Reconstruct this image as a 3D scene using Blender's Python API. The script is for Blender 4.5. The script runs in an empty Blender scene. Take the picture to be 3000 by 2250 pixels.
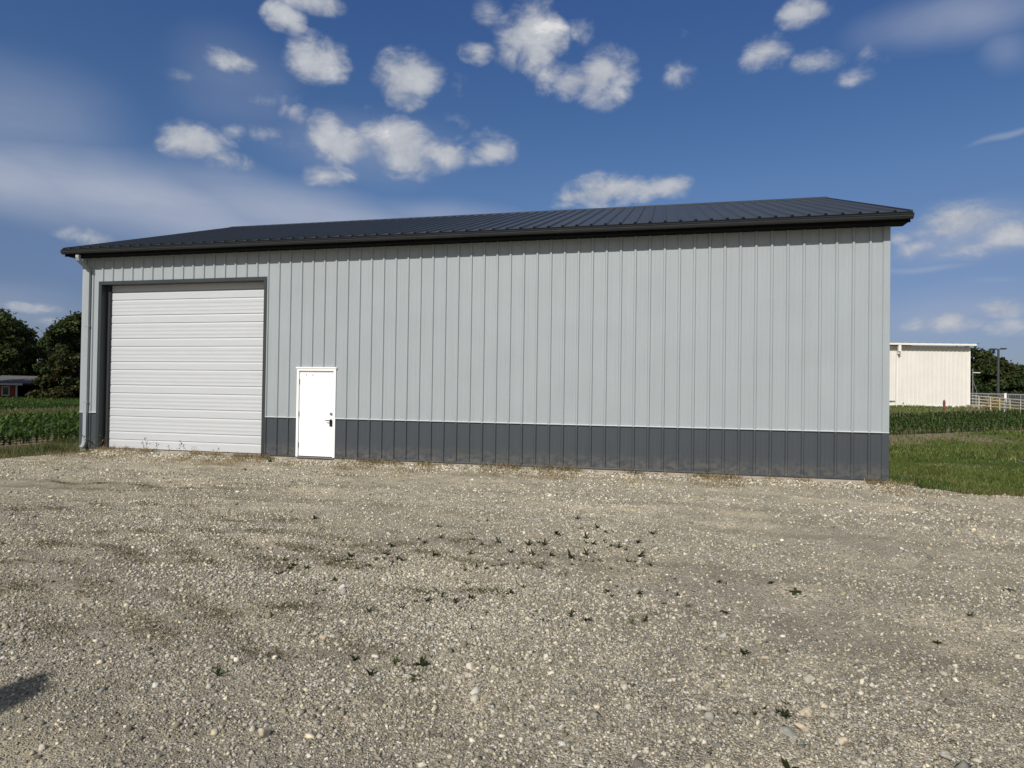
import bpy, math, random
import numpy as np
from mathutils import Matrix, Vector

random.seed(7)
rng = np.random.default_rng(11)
scene = bpy.context.scene
COL = scene.collection
RAD = math.radians

# ------------------------------------------------------------------ camera
F_PX = 1887.39
YAW, PIT, ROL = -0.2283, 0.0124, 0.0144
CAM = np.array([14.2921, -13.9893, 1.62])


def cam_axes(yaw, pit, rol):
    f = np.array([math.sin(yaw) * math.cos(pit), math.cos(yaw) * math.cos(pit), math.sin(pit)])
    r = np.array([math.cos(yaw), -math.sin(yaw), 0.0])
    u = np.cross(r, f)
    c, s = math.cos(rol), math.sin(rol)
    return np.array([c * r + s * u, -s * r + c * u, f])


AX = cam_axes(YAW, PIT, ROL)
cd = bpy.data.cameras.new("camera")
cam = bpy.data.objects.new("camera", cd)
COL.objects.link(cam)
cam.matrix_world = Matrix(((AX[0][0], AX[1][0], -AX[2][0], CAM[0]),
                           (AX[0][1], AX[1][1], -AX[2][1], CAM[1]),
                           (AX[0][2], AX[1][2], -AX[2][2], CAM[2]),
                           (0, 0, 0, 1)))
cd.sensor_width = 36.0
cd.lens = F_PX / 3000.0 * 36.0
cd.clip_start = 0.05
cd.clip_end = 5000
scene.camera = cam


def ray(px, py):
    return AX.T @ np.array([(px - 1500) / F_PX, -(py - 1125) / F_PX, 1.0])


def atdist(px, py, D):
    d = ray(px, py)
    return CAM + d * (D / math.hypot(d[0], d[1]))


def azel(px, py):
    d = ray(px, py)
    d = d / np.linalg.norm(d)
    return math.atan2(d[0], d[1]), math.asin(d[2])


# ------------------------------------------------------------------ light and sky
SUN_EL = RAD(40.0)
SUN_AZ = RAD(192.0)           # where the sun stands, clockwise from +Y
SUN_STRENGTH = 4.2
SKY_STRENGTH = 0.115
EXPOSURE = 0.0

sd = bpy.data.lights.new("sun", 'SUN')
sd.energy = SUN_STRENGTH
sd.angle = RAD(0.55)
sd.color = (1.0, 0.96, 0.90)
sun = bpy.data.objects.new("sun", sd)
COL.objects.link(sun)
sdir = Vector((math.sin(SUN_AZ) * math.cos(SUN_EL), math.cos(SUN_AZ) * math.cos(SUN_EL), math.sin(SUN_EL)))
sun.rotation_euler = sdir.to_track_quat('Z', 'Y').to_euler()
sun.location = (0, -30, 40)

vs = scene.view_settings
vs.view_transform = 'Standard'
vs.look = 'None'
vs.exposure = EXPOSURE
vs.gamma = 1.0


class NT:
    """small helper round a node tree"""
    def __init__(self, tree):
        self.t = tree

    def n(self, kind, **kw):
        nd = self.t.nodes.new(kind)
        for k, v in kw.items():
            setattr(nd, k, v)
        return nd

    def put(self, sock, v):
        if isinstance(v, bpy.types.NodeSocket):
            self.t.links.new(v, sock)
        elif v is not None:
            sock.default_value = v

    def math(self, op, a, b=None, clamp=False):
        m = self.n('ShaderNodeMath', operation=op, use_clamp=clamp)
        self.put(m.inputs[0], a)
        if b is not None:
            self.put(m.inputs[1], b)
        return m.outputs[0]

    def vmath(self, op, a, b=None):
        m = self.n('ShaderNodeVectorMath', operation=op)
        self.put(m.inputs[0], a)
        if b is not None:
            self.put(m.inputs[1], b)
        return m.outputs['Value' if op in ('LENGTH', 'DOT_PRODUCT') else 'Vector']

    def rng(self, v, a, b, c, d, mode='LINEAR'):
        m = self.n('ShaderNodeMapRange', interpolation_type=mode)
        self.put(m.inputs[0], v)
        for i, x in zip((1, 2, 3, 4), (a, b, c, d)):
            m.inputs[i].default_value = x
        return m.outputs[0]

    def mix(self, f, a, b, blend='MIX'):
        m = self.n('ShaderNodeMix', data_type='RGBA', blend_type=blend)
        self.put(m.inputs[0], f)
        self.put(m.inputs[6], a)
        self.put(m.inputs[7], b)
        return m.outputs[2]

    def noise(self, vec, scale, detail=4, rough=0.55, dist=0.0):
        m = self.n('ShaderNodeTexNoise')
        self.put(m.inputs['Vector'], vec)
        m.inputs['Scale'].default_value = scale
        m.inputs['Detail'].default_value = detail
        m.inputs['Roughness'].default_value = rough
        m.inputs['Distortion'].default_value = dist
        return m

    def ramp(self, f, stops):
        m = self.n('ShaderNodeValToRGB')
        e = m.color_ramp.elements
        while len(e) > 1:
            e.remove(e[-1])
        e[0].position, e[0].color = stops[0][0], (*stops[0][1], 1)
        for p, c in stops[1:]:
            k = e.new(p)
            k.color = (*c, 1)
        self.put(m.inputs[0], f)
        return m.outputs[0]


def c4(c):
    return (c[0], c[1], c[2], 1.0)


world = bpy.data.worlds.new("World")
scene.world = world
world.use_nodes = True
wt = world.node_tree
wt.nodes.clear()
W = NT(wt)
sky = W.n('ShaderNodeTexSky', sky_type='NISHITA')
sky.sun_disc = False
sky.sun_elevation = SUN_EL
sky.sun_rotation = SUN_AZ
sky.altitude = 200
sky.air_density = 1.0
sky.dust_density = 0.6
sky.ozone_density = 2.2
tc = W.n('ShaderNodeTexCoord')
D3 = tc.outputs['Generated']
sep = W.n('ShaderNodeSeparateXYZ')
wt.links.new(D3, sep.inputs[0])
az = W.math('ARCTAN2', sep.outputs[0], sep.outputs[1])
el = W.math('ARCSINE', sep.outputs[2])
comb = W.n('ShaderNodeCombineXYZ')
W.put(comb.inputs[0], az)
W.put(comb.inputs[1], el)
warp = W.noise(W.vmath('MULTIPLY', D3, (1.0, 1.0, 1.5)), 9.0, 7, 0.6)
wv = W.vmath('SUBTRACT', warp.outputs['Color'], (0.5, 0.5, 0.5))
wv = W.vmath('MULTIPLY', wv, (0.055, 0.038, 0.0))
P_C = W.vmath('ADD', comb.outputs[0], wv)
warp2 = W.noise(D3, 5.0, 3, 0.5)
wv2 = W.vmath('SUBTRACT', warp2.outputs['Color'], (0.5, 0.5, 0.5))
wv2 = W.vmath('MULTIPLY', wv2, (0.12, 0.05, 0.0))
P_S = W.vmath('ADD', comb.outputs[0], wv2)


def blob(pvec, px, py, rx, ry, amp=1.0, tilt=0.0, mode='LINEAR'):
    a, e = azel(px, py)
    mp = W.n('ShaderNodeMapping', vector_type='TEXTURE')
    W.put(mp.inputs['Vector'], pvec)
    mp.inputs['Location'].default_value = (a, e, 0)
    mp.inputs['Rotation'].default_value = (0, 0, RAD(tilt))
    k = math.cos(math.atan(math.hypot(px - 1500, py - 1125) / F_PX)) ** 1.5   # pixels to angle away from the axis
    mp.inputs['Scale'].default_value = (rx / F_PX * k, ry / F_PX * k, 1)
    ln = W.vmath('LENGTH', mp.outputs[0])
    return W.rng(ln, 0.0, 1.0, amp, 0.0, mode)


def field(pvec, blobs, mode='LINEAR'):
    out = None
    for b in blobs:
        v = blob(pvec, *b, mode=mode) if len(b) == 6 else blob(pvec, *b, 0.0, mode=mode)
        out = v if out is None else W.math('MAXIMUM', out, v)
    return out


CUMULUS = [  # where each puff stands in the sky, its half extents and thickness
    (905, 12, 130, 42, .95), (838, 58, 80, 45, .85), (865, 85, 45, 40, .6),
    (657, 168, 95, 42, .8), (520, 220, 60, 30, .25),
    (930, 180, 130, 85, 1.0), (975, 205, 70, 50, .8), (835, 275, 90, 50, .42), (780, 292, 80, 30, .38), (862, 335, 62, 45, .8),
    (1200, 232, 122, 92, 1.1), (1170, 245, 75, 60, .9),
    (1570, 85, 125, 105, 1.15), (1490, 120, 75, 90, .95), (1400, 160, 80, 40, .85), (1600, 210, 80, 60, .8), (1560, 150, 80, 75, 1.0),
    (1665, 235, 130, 62, .9), (1775, 220, 115, 105, 1.1), (1700, 80, 60, 45, .4), (1425, 45, 60, 60, .4), (1350, 255, 45, 45, .35),
    (1320, 350, 65, 35, .4), (1070, 308, 35, 22, .35),
    (570, 420, 135, 72, 1.1), (660, 470, 95, 40, .7), (690, 390, 55, 35, .4), (790, 400, 110, 35, .35),
    (950, 400, 75, 80, 1.0), (1010, 430, 115, 75, 1.05), (1150, 405, 130, 85, 1.2), (1200, 470, 120, 60, 1.0),
    (1300, 450, 130, 55, .95), (1430, 440, 90, 65, 1.0), (960, 508, 105, 42, .75), (1380, 470, 90, 35, .7),
    (1790, 560, 175, 55, 1.05), (1700, 570, 90, 40, .8), (1965, 545, 88, 45, .95), (1660, 600, 50, 25, .5),
    (2240, 155, 110, 60, .62), (2385, 180, 105, 45, .56), (2545, 160, 75, 50, .5), (2500, 222, 75, 40, .5),
    (2355, 38, 105, 62, .66), (1985, 230, 65, 48, .4), (2015, 95, 40, 50, .3),
    (2800, 655, 210, 75, .82), (2950, 690, 120, 80, .9), (2690, 725, 120, 50, .62), (2640, 690, 60, 42, .65), (2860, 730, 160, 45, .55),
    (2790, 945, 90, 40, .8), (2925, 905, 90, 55, .7), (2690, 955, 60, 28, .55), (2960, 960, 90, 40, .6),
    (250, 702, 95, 36, .55), (95, 905, 100, 22, .65), (130, 945, 70, 20, .5),
]
VEIL = [
    (0, 510, 760, 185, .95, -4.), (420, 590, 820, 180, 1.0, -7.), (900, 640, 760, 140, .85, -6.), (1300, 640, 420, 70, .55, -5.),
    (60, 330, 480, 260, .36, 0.), (2830, 50, 420, 130, .62, -6.), (2940, 150, 130, 110, .32, -20.),
    (2940, 408, 140, 16, .55, 9.), (2700, 780, 190, 18, .48, -6.), (2930, 832, 120, 18, .25, -5.),
    (2800, 930, 500, 150, .40, 0.), (60, 900, 420, 120, .3, 0.), (2820, 690, 330, 130, .45, 0.), (1050, 430, 420, 140, .35, 0.), (700, 250, 260, 200, .22, 0.),
]
Bc = field(P_C, [(a_, b_, c_ * 1.06 + 8, d_ * .98 + 6, e_) for a_, b_, c_, d_, e_ in CUMULUS])
Bs = field(P_S, VEIL, 'SMOOTHSTEP')
D3S = W.vmath('MULTIPLY', D3, (1.0, 1.0, 1.55))
fb = W.noise(D3S, 17.0, 9, 0.60, 0.35)
fb2 = W.noise(W.vmath('ADD', D3S, (-0.008, 0.0, 0.034)), 17.0, 9, 0.60, 0.35)
dens = W.math('ADD', W.math('MULTIPLY', Bc, 1.3), W.math('MULTIPLY', W.math('SUBTRACT', fb.outputs[0], 0.5), 2.2))
mask_c = W.rng(dens, 0.04, 1.08, 0.0, 0.92, 'SMOOTHSTEP')
mask_c = W.math('MULTIPLY', mask_c, W.rng(Bc, 0.0, 0.22, 0.0, 1.0, 'SMOOTHSTEP'))
# thin edges let the blue through, thick hearts are lit on the sun side
lit = W.math('ADD', W.rng(dens, 0.3, 1.6, 0.3, 0.66), W.math('MULTIPLY', W.math('SUBTRACT', fb.outputs[0], fb2.outputs[0]), 1.5), clamp=True)
ccol = W.ramp(lit, [(0.0, (3.1, 3.4, 4.0)), (0.45, (4.0, 4.2, 4.6)), (0.8, (4.8, 4.95, 5.25)), (1.0, (6.6, 6.55, 6.5))])
# the air that day was clearer and deeper blue than the model sky, greyer at the horizon
grade = W.ramp(W.rng(el, 0.0, 0.8, 0.0, 1.0), [(0.0, (.33, .35, .48)), (.125, (.375, .39, .53)), (.24, (.49, .50, .60)), (.375, (.46, .56, .70)), (.52, (.395, .54, .73)), (.78, (.34, .51, .82)), (1.0, (.34, .51, .82))])
sky_c = W.mix(1.0, sky.outputs[0], grade, 'MULTIPLY')
stre = W.noise(W.vmath('MULTIPLY', D3, (1.0, 1.0, 5.0)), 4.0, 6, 0.6)
mask_s = W.math('MULTIPLY', Bs, W.rng(stre.outputs[0], 0.3, 0.7, 0.72, 1.1), clamp=True)
# unseen milky haze added to whiten the blue fill light: sun's side of the sky, thinning overhead
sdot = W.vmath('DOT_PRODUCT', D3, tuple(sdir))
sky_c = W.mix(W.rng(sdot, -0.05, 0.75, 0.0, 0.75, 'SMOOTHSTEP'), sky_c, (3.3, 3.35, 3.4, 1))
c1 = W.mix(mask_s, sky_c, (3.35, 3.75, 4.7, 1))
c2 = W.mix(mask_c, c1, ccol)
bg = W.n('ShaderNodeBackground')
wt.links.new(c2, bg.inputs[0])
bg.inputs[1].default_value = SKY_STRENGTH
wo = W.n('ShaderNodeOutputWorld')
wt.links.new(bg.outputs[0], wo.inputs[0])
world.cycles.sampling_method = 'MANUAL'
world.cycles.sample_map_resolution = 512


# ------------------------------------------------------------------ terrain shape
def sstep(a, b, x):
    t = np.clip((x - a) / (b - a), 0, 1)
    return t * t * (3 - 2 * t)


def height(x, y):
    x = np.asarray(x, float)
    y = np.asarray(y, float)
    z = -0.115 + 0 * x
    z = z + 1.12 * sstep(10, 43, y) * sstep(6, 22, x)
    z = z + 0.10 * sstep(-3, -30, x)
    z = z - 0.75 * sstep(-45, -75, x)
    z = z + 0.012 * np.sin(x * 0.9 + 1.3) * np.sin(y * 0.8) + 0.008 * np.sin(x * 2.3 + y * 1.7)
    return z


def gnd(px, py):
    d = ray(px, py)
    d = d / math.hypot(d[0], d[1])
    D = 2.0
    while D < 400:
        p = CAM + d * D
        if p[2] <= float(height(p[0], p[1])):
            break
        D += 0.05
    return CAM + d * D


# ------------------------------------------------------------------ object helpers
def link(name, me, mat=None, parent=None):
    o = bpy.data.objects.new(name, me)
    COL.objects.link(o)
    if mat is not None:
        me.materials.append(mat)
    if parent is not None:
        o.parent = parent
        if parent.type == 'EMPTY':
            # meshes are written in world coordinates: cancel the empty's own place
            o.matrix_parent_inverse = Matrix.Translation(-parent.location)
    return o


def tag(o, label=None, cat=None, group=None, kind=None):
    if label:
        o['label'] = label
    if cat:
        o['category'] = cat
    if group:
        o['group'] = group
    if kind:
        o['kind'] = kind
    return o


def empty(name, loc, label=None, cat=None, group=None):
    o = bpy.data.objects.new(name, None)
    COL.objects.link(o)
    o.location = loc
    o.empty_display_size = 0.2
    return tag(o, label, cat, group)


class MB:
    """collects shapes and links them as ONE mesh"""
    def __init__(self):
        self.v, self.f = [], []

    def add(self, verts, faces):
        b = len(self.v)
        self.v += [tuple(map(float, p)) for p in verts]
        self.f += [tuple(i + b for i in q) for q in faces]
        return self

    def box(self, x0, x1, y0, y1, z0, z1):
        return self.add([(x0, y0, z0), (x1, y0, z0), (x1, y1, z0), (x0, y1, z0),
                         (x0, y0, z1), (x1, y0, z1), (x1, y1, z1), (x0, y1, z1)],
                        [(0, 3, 2, 1), (4, 5, 6, 7), (0, 1, 5, 4), (1, 2, 6, 5), (2, 3, 7, 6), (3, 0, 4, 7)])

    def obox(self, o, r, f, x0, x1, y0, y1, z0, z1):
        """box in a frame: origin o, right r, forward f (horizontal unit vectors)"""
        o, r, f = map(np.asarray, (o, r, f))
        P = [o + r * a + f * b + np.array([0, 0, c]) for c in (z0, z1) for a, b in ((x0, y0), (x1, y0), (x1, y1), (x0, y1))]
        return self.add(P, [(0, 3, 2, 1), (4, 5, 6, 7), (0, 1, 5, 4), (1, 2, 6, 5), (2, 3, 7, 6), (3, 0, 4, 7)])

    def prism_x(self, prof, x0, x1):
        """closed (y, z) outline swept along x"""
        n = len(prof)
        V = [(x0, y, z) for y, z in prof] + [(x1, y, z) for y, z in prof]
        F = [(i, (i + 1) % n, n + (i + 1) % n, n + i) for i in range(n)]
        F += [tuple(range(n))[::-1], tuple(range(n, 2 * n))]
        return self.add(V, F)

    def tube(self, pts, rad, n=8, cap=True):
        pts = [np.asarray(p, float) for p in pts]
        if not hasattr(rad, '__len__'):
            rad = [rad] * len(pts)
        V, F = [], []
        up0 = np.array([0.3, 0.2, 0.93])
        for i, p in enumerate(pts):
            a = pts[max(i - 1, 0)]
            b = pts[min(i + 1, len(pts) - 1)]
            t = (b - a) / (np.linalg.norm(b - a) + 1e-9)
            ref = up0 if abs(t @ up0) < 0.95 else np.array([1.0, 0, 0])
            s = np.cross(t, ref)
            s /= np.linalg.norm(s)
            u = np.cross(s, t)
            for k in range(n):
                an = 2 * math.pi * k / n
                V.append(p + rad[i] * (math.cos(an) * s + math.sin(an) * u))
        for i in range(len(pts) - 1):
            for k in range(n):
                F.append((i * n + k, i * n + (k + 1) % n, (i + 1) * n + (k + 1) % n, (i + 1) * n + k))
        if cap:
            F.append(tuple(range(n))[::-1])
            F.append(tuple(range((len(pts) - 1) * n, len(pts) * n)))
        return self.add(V, F)

    def rect_sweep(self, pts, w, d):
        """rectangular pipe, w along x, bending in the y-z plane"""
        V, F = [], []
        pts = [np.asarray(p, float) for p in pts]
        for i, p in enumerate(pts):
            a = pts[max(i - 1, 0)]
            b = pts[min(i + 1, len(pts) - 1)]
            t = (b - a) / np.linalg.norm(b - a)
            s = np.array([1.0, 0, 0])
            u = np.cross(s, t)
            u /= np.linalg.norm(u)
            k = 1.0
            for sx, su in ((-1, -1), (1, -1), (1, 1), (-1, 1)):
                V.append(p + s * sx * w / 2 + u * su * d / 2 * k)
        m = len(pts)
        for i in range(m - 1):
            for k in range(4):
                F.append((i * 4 + k, i * 4 + (k + 1) % 4, i * 4 + 4 + (k + 1) % 4, i * 4 + 4 + k))
        F.append((3, 2, 1, 0))
        F.append((m * 4 - 4, m * 4 - 3, m * 4 - 2, m * 4 - 1))
        return self.add(V, F)

    def build(self, name, mat=None, parent=None, smooth=False, bevel=0.0):
        me = bpy.data.meshes.new(name)
        me.from_pydata(self.v, [], self.f)
        me.update()
        if smooth:
            me.polygons.foreach_set('use_smooth', [True] * len(me.polygons))
        o = link(name, me, mat, parent)
        if bevel:
            m = o.modifiers.new('bevel', 'BEVEL')
            m.width = bevel
            m.segments = 2
            m.limit_method = 'ANGLE'
        return o


def big_mesh(name, V, Fc, k, col=None, smooth=False):
    """V (n,3); Fc (m,k) index array; col (n,3) point colours"""
    me = bpy.data.meshes.new(name)
    V = np.asarray(V, np.float32)
    Fc = np.asarray(Fc, np.int32)
    me.vertices.add(len(V))
    me.vertices.foreach_set('co', V.ravel())
    me.loops.add(Fc.size)
    me.loops.foreach_set('vertex_index', Fc.ravel())
    me.polygons.add(len(Fc))
    me.polygons.foreach_set('loop_start', np.arange(0, Fc.size, k, dtype=np.int32))
    if smooth:
        me.polygons.foreach_set('use_smooth', np.ones(len(Fc), bool))
    me.update(calc_edges=True)
    if col is not None:
        at = me.color_attributes.new('tone', 'FLOAT_COLOR', 'POINT')
        c = np.ones((len(V), 4), np.float32)
        c[:, :3] = col
        at.data.foreach_set('color', c.ravel())
    return me


# ------------------------------------------------------------------ materials
def mat(name, col=(.5, .5, .5), rough=.5, metal=0.0, spec=0.5, var=0.0, vscale=3.0, bump=0.0, bscale=200.0, stretch=None):
    m = bpy.data.materials.new(name)
    m.use_nodes = True
    t = NT(m.node_tree)
    b = m.node_tree.nodes['Principled BSDF']
    b.inputs['Roughness'].default_value = rough
    b.inputs['Metallic'].default_value = metal
    b.inputs['Specular IOR Level'].default_value = spec
    b.inputs['Base Color'].default_value = c4(col)
    tcn = t.n('ShaderNodeTexCoord')
    v = tcn.outputs['Object']
    if stretch:
        v = t.vmath('MULTIPLY', v, stretch)
    if var:
        ns = t.noise(v, vscale, 6, .6)
        f = t.rng(ns.outputs[0], .25, .75, 1 - var, 1 + var)
        cc = t.n('ShaderNodeCombineColor')
        for i in range(3):
            t.put(cc.inputs[i], f)
        t.put(b.inputs['Base Color'], t.mix(1.0, c4(col), cc.outputs[0], 'MULTIPLY'))
        t.put(b.inputs['Roughness'], t.rng(ns.outputs[0], .2, .8, max(rough - .06, 0), min(rough + .08, 1)))
    if bump:
        n2 = t.noise(tcn.outputs['Object'], bscale, 3, .5)
        bp = t.n('ShaderNodeBump')
        bp.inputs['Strength'].default_value = bump
        bp.inputs['Distance'].default_value = .01
        t.put(bp.inputs['Height'], n2.outputs[0])
        t.put(b.inputs['Normal'], bp.outputs[0])
    return m


def wall_mat(name, col, rough, dirt):
    """painted steel sheet: faint oil-canning, streaks, splashed soil low down"""
    m = bpy.data.materials.new(name)
    m.use_nodes = True
    t = NT(m.node_tree)
    b = m.node_tree.nodes['Principled BSDF']
    g = t.n('ShaderNodeNewGeometry').outputs['Position']
    s1 = t.noise(t.vmath('MULTIPLY', g, (9.0, 1.0, .35)), 1.0, 6, .65)
    s2 = t.noise(g, 1.1, 4, .5)
    f = t.math('ADD', t.rng(s1.outputs[0], .3, .7, -.035, .035), t.rng(s2.outputs[0], .3, .7, .97, 1.03))
    g3 = t.noise(g, 75.0, 3, .65)
    f = t.math('ADD', f, t.rng(g3.outputs[0], .3, .7, -.085, .085))
    cc = t.n('ShaderNodeCombineColor')
    for i in range(3):
        t.put(cc.inputs[i], f)
    c = t.mix(1.0, c4(col), cc.outputs[0], 'MULTIPLY')
    sp = t.n('ShaderNodeSeparateXYZ')
    t.put(sp.inputs[0], g)
    dn = t.noise(t.vmath('MULTIPLY', g, (3.0, 1.0, 5.0)), 2.0, 8, .7)
    dm = t.math('MULTIPLY', t.rng(sp.outputs[2], 0.0, .42, .55, 0.0, 'SMOOTHSTEP'), t.rng(dn.outputs[0], .42, .68, 0.0, 1.0), clamp=True)
    c = t.mix(t.math('MULTIPLY', dm, dirt), c, (.27, .225, .17, 1))
    t.put(b.inputs['Base Color'], c)
    b.inputs['Roughness'].default_value = rough
    oc = t.noise(t.vmath('MULTIPLY', g, (2.2, 1.0, .7)), 1.0, 3, .5)
    bp = t.n('ShaderNodeBump')
    bp.inputs['Strength'].default_value = .25
    bp.inputs['Distance'].default_value = .02
    t.put(bp.inputs['Height'], oc.outputs[0])
    t.put(b.inputs['Normal'], bp.outputs[0])
    return m


def tone_mat(name, rough=.8, spec=.3, trans=0.0, var=.25, vscale=1.5, gain=1.0):
    """colour comes with each leaf or stone (point colours), with a little drift"""
    m = bpy.data.materials.new(name)
    m.use_nodes = True
    t = NT(m.node_tree)
    b = m.node_tree.nodes['Principled BSDF']
    a = t.n('ShaderNodeVertexColor', layer_name='tone')
    g = t.n('ShaderNodeNewGeometry').outputs['Position']
    ns = t.noise(g, vscale, 4, .6)
    f = t.rng(ns.outputs[0], .25, .75, gain * (1 - var), gain * (1 + var))
    cc = t.n('ShaderNodeCombineColor')
    for i in range(3):
        t.put(cc.inputs[i], f)
    c = t.mix(1.0, a.outputs[0], cc.outputs[0], 'MULTIPLY')
    t.put(b.inputs['Base Color'], c)
    b.inputs['Roughness'].default_value = rough
    b.inputs['Specular IOR Level'].default_value = spec
    if trans:
        tr = t.n('ShaderNodeBsdfTranslucent')
        t.put(tr.inputs[0], c)
        mx = t.n('ShaderNodeMixShader')
        mx.inputs[0].default_value = trans
        out = m.node_tree.nodes['Material Output']
        m.node_tree.links.new(b.outputs[0], mx.inputs[1])
        m.node_tree.links.new(tr.outputs[0], mx.inputs[2])
        m.node_tree.links.new(mx.outputs[0], out.inputs[0])
    return m


M_WALL = wall_mat('pale grey steel', (.336, .369, .384), .38, .3)
M_WAIN = wall_mat('charcoal steel', (.054, .063, .071), .42, .85)
M_CHAR = mat('charcoal trim', (.036, .041, .045), .38, var=.08, vscale=2)
M_ROOF = mat('dark roof steel', (.043, .048, .050), .42, spec=.38, var=.12, vscale=1.2, stretch=(1, .3, .3))
M_GUT = mat('dark gutter', (.024, .026, .027), .22, var=.1, vscale=3)
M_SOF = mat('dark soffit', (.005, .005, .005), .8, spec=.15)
M_LTRIM = mat('light trim', (.56, .59, .6), .35)
M_DSP = mat('pale downspout steel', (.33, .36, .37), .35, var=.05, vscale=4)
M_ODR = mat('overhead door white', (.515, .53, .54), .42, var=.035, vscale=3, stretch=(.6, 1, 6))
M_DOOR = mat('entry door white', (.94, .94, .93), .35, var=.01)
M_HINGE = mat('steel hinge', (.36, .36, .35), .35, .6)
M_BLACK = mat('black hardware', (.012, .012, .013), .35)
M_CONC = mat('tan concrete', (.36, .31, .25), .9, var=.2, vscale=6, bump=.4, bscale=60)
M_SEAL = mat('black rubber', (.012, .012, .012), .7)
M_STEELG = mat('grey steel', (.25, .26, .27), .4, .5, var=.1)
M_MARK = mat('grey marks', (.35, .35, .36), .6)

# ------------------------------------------------------------------ the grey shed
SP = 0.3048
XL, XR = -0.64, 18.64
DEPTH = 12.57
shed = empty('metal_shed', (9.0, 6.285, -0.1),
             'long pale grey metal shed with a charcoal band, dark roof, roller door and white door', 'shed')

RIB = [(-.033, 0.0), (-.019, -.030), (.017, -.030), (.032, 0.0)]
ribs = [k * SP for k in range(-1, 61)]


def ribbed(x0, x1, z0, z1, yb, holes=(), rib_h=1.0):
    """ribbed sheet facing -y: profile along x, columns cut round the holes (x0, x1, ztop)"""
    mb = MB()
    xs = [(x0, 0.0)]
    for r in ribs:
        if r - .04 > x0 and r + .04 < x1:
            # two low stiffening beads between the ribs
            for dx, dy in RIB:
                xs.append((r + dx, dy * rib_h))
            for q in (.33, .67):
                xb = r + q * SP
                if xb + .03 < x1:
                    xs += [(xb - .014, 0), (xb - .007, -.0022), (xb + .007, -.0022), (xb + .014, 0)]
    xs.append((x1, 0.0))
    xs.sort()
    for h0, h1, _ in holes:
        for xe in (h0, h1):
            if x0 < xe < x1:
                for i in range(len(xs) - 1):
                    if xs[i][0] < xe < xs[i + 1][0]:
                        a, b = xs[i], xs[i + 1]
                        f = (xe - a[0]) / (b[0] - a[0])
                        xs.insert(i + 1, (xe, a[1] + f * (b[1] - a[1])))
                        break
    for (xa, ya), (xb, yb2) in zip(xs, xs[1:]):
        if xb - xa < 1e-6:
            continue
        mid = (xa + xb) / 2
        zz = z0
        for h0, h1, zt in holes:
            if h0 <= mid <= h1:
                zz = max(zz, zt)
        if zz >= z1 - 1e-6:
            continue
        mb.add([(xa, yb + ya, zz), (xb, yb + yb2, zz), (xb, yb + yb2, z1), (xa, yb + ya, z1)], [(0, 1, 2, 3)])
    return mb


OD0, OD1, ODT = -0.02, 4.78, 4.27          # roller door opening
MD0, MD1, MDT = 5.72, 6.75, 2.105          # entry door frame
ZW = 0.926
ZTOP = 5.0
HOLES = [(OD0 - .05, OD1 + .05, ODT + .03), (MD0 + .02, MD1 - .02, MDT - .02)]
ribbed(XL + .02, XR - .02, ZW + .012, ZTOP, 0.0, HOLES).build('wall', M_WALL, shed)
for xa, xb in ((XL + .02, OD0 - .05), (OD1 + .05, MD0 + .02), (MD1 - .02, XR - .02)):
    ribbed(xa, xb, 0.0, ZW - .012, 0.0).build('wainscot', M_WAIN, shed)
# rows of screws on the sheet
scr = MB()
for zrow in (1.02, 2.35, 3.55, 4.62):
    for r in ribs:
        for dx in (-.05,):
            x = r + dx
            if any(h0 - .05 < x < h1 + .05 and zrow < zt for h0, h1, zt in HOLES) or x < XL + .15:
                continue
            scr.tube([(x, 0.001, zrow), (x, -.007, zrow)], .0075, 6)
scr.build('screws', M_WALL, shed)['kind'] = 'stuff'
# strip between the grey sheet and the charcoal band
for a, b in ((XL, OD0 - .09), (OD1 + .09, MD0), (MD1, XR)):
    MB().prism_x([(-.001, ZW - .012), (-.034, ZW - .006), (-.036, ZW + .004), (-.022, ZW + .012), (-.001, ZW + .014)], a, b).build('transition_trim', M_LTRIM, shed)
for a, b in ((XL, OD0 - .09), (OD1 + .09, MD0), (MD1, XR)):
    MB().prism_x([(.02, -.012), (-.030, -.014), (-.030, -.004), (-.024, .022), (.0, .022)], a, b).build('base_trim', M_CHAR, shed)
# corners
for xa, xb in ((XL, XL + .125), (XR - .125, XR)):
    for z0, z1, mm, nm in ((ZW + .014, ZTOP, M_WALL, 'corner_trim'), (0.0, ZW - .014, M_WAIN, 'corner_trim')):
        MB().box(xa, xb, -.024, .1, z0, z1).build(nm, mm, shed, bevel=.003)
# other walls
MB().box(XL + .005, XL + .06, .1, DEPTH, 0.0, ZTOP).build('side_wall', M_WALL, shed)
MB().box(XR - .06, XR - .005, .1, DEPTH, 0.0, ZTOP).build('side_wall', M_WALL, shed)
MB().box(XL + .06, XR - .06, DEPTH - .06, DEPTH - .005, 0.0, ZTOP).build('rear_wall', M_WALL, shed)
RY, RZ = 6.286, 7.40
EY, EZ = -.42, 5.158
SLOPE = (RZ - EZ) / (RY - EY)
for xa in (XL + .005, XR - .06):
    MB().add([(xa, .05, ZTOP), (xa, DEPTH - .05, ZTOP), (xa, RY, RZ - .12), (xa + .055, .05, ZTOP), (xa + .055, DEPTH - .05, ZTOP), (xa + .055, RY, RZ - .12)],
             [(0, 2, 1), (3, 4, 5), (0, 1, 4, 3), (1, 2, 5, 4), (2, 0, 3, 5)]).build('gable', M_WALL, shed)
# footing
MB().box(XL + .03, XR - .03, -.012, DEPTH - .03, -.5, -.016).build('foundation', M_CONC, shed)

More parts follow.
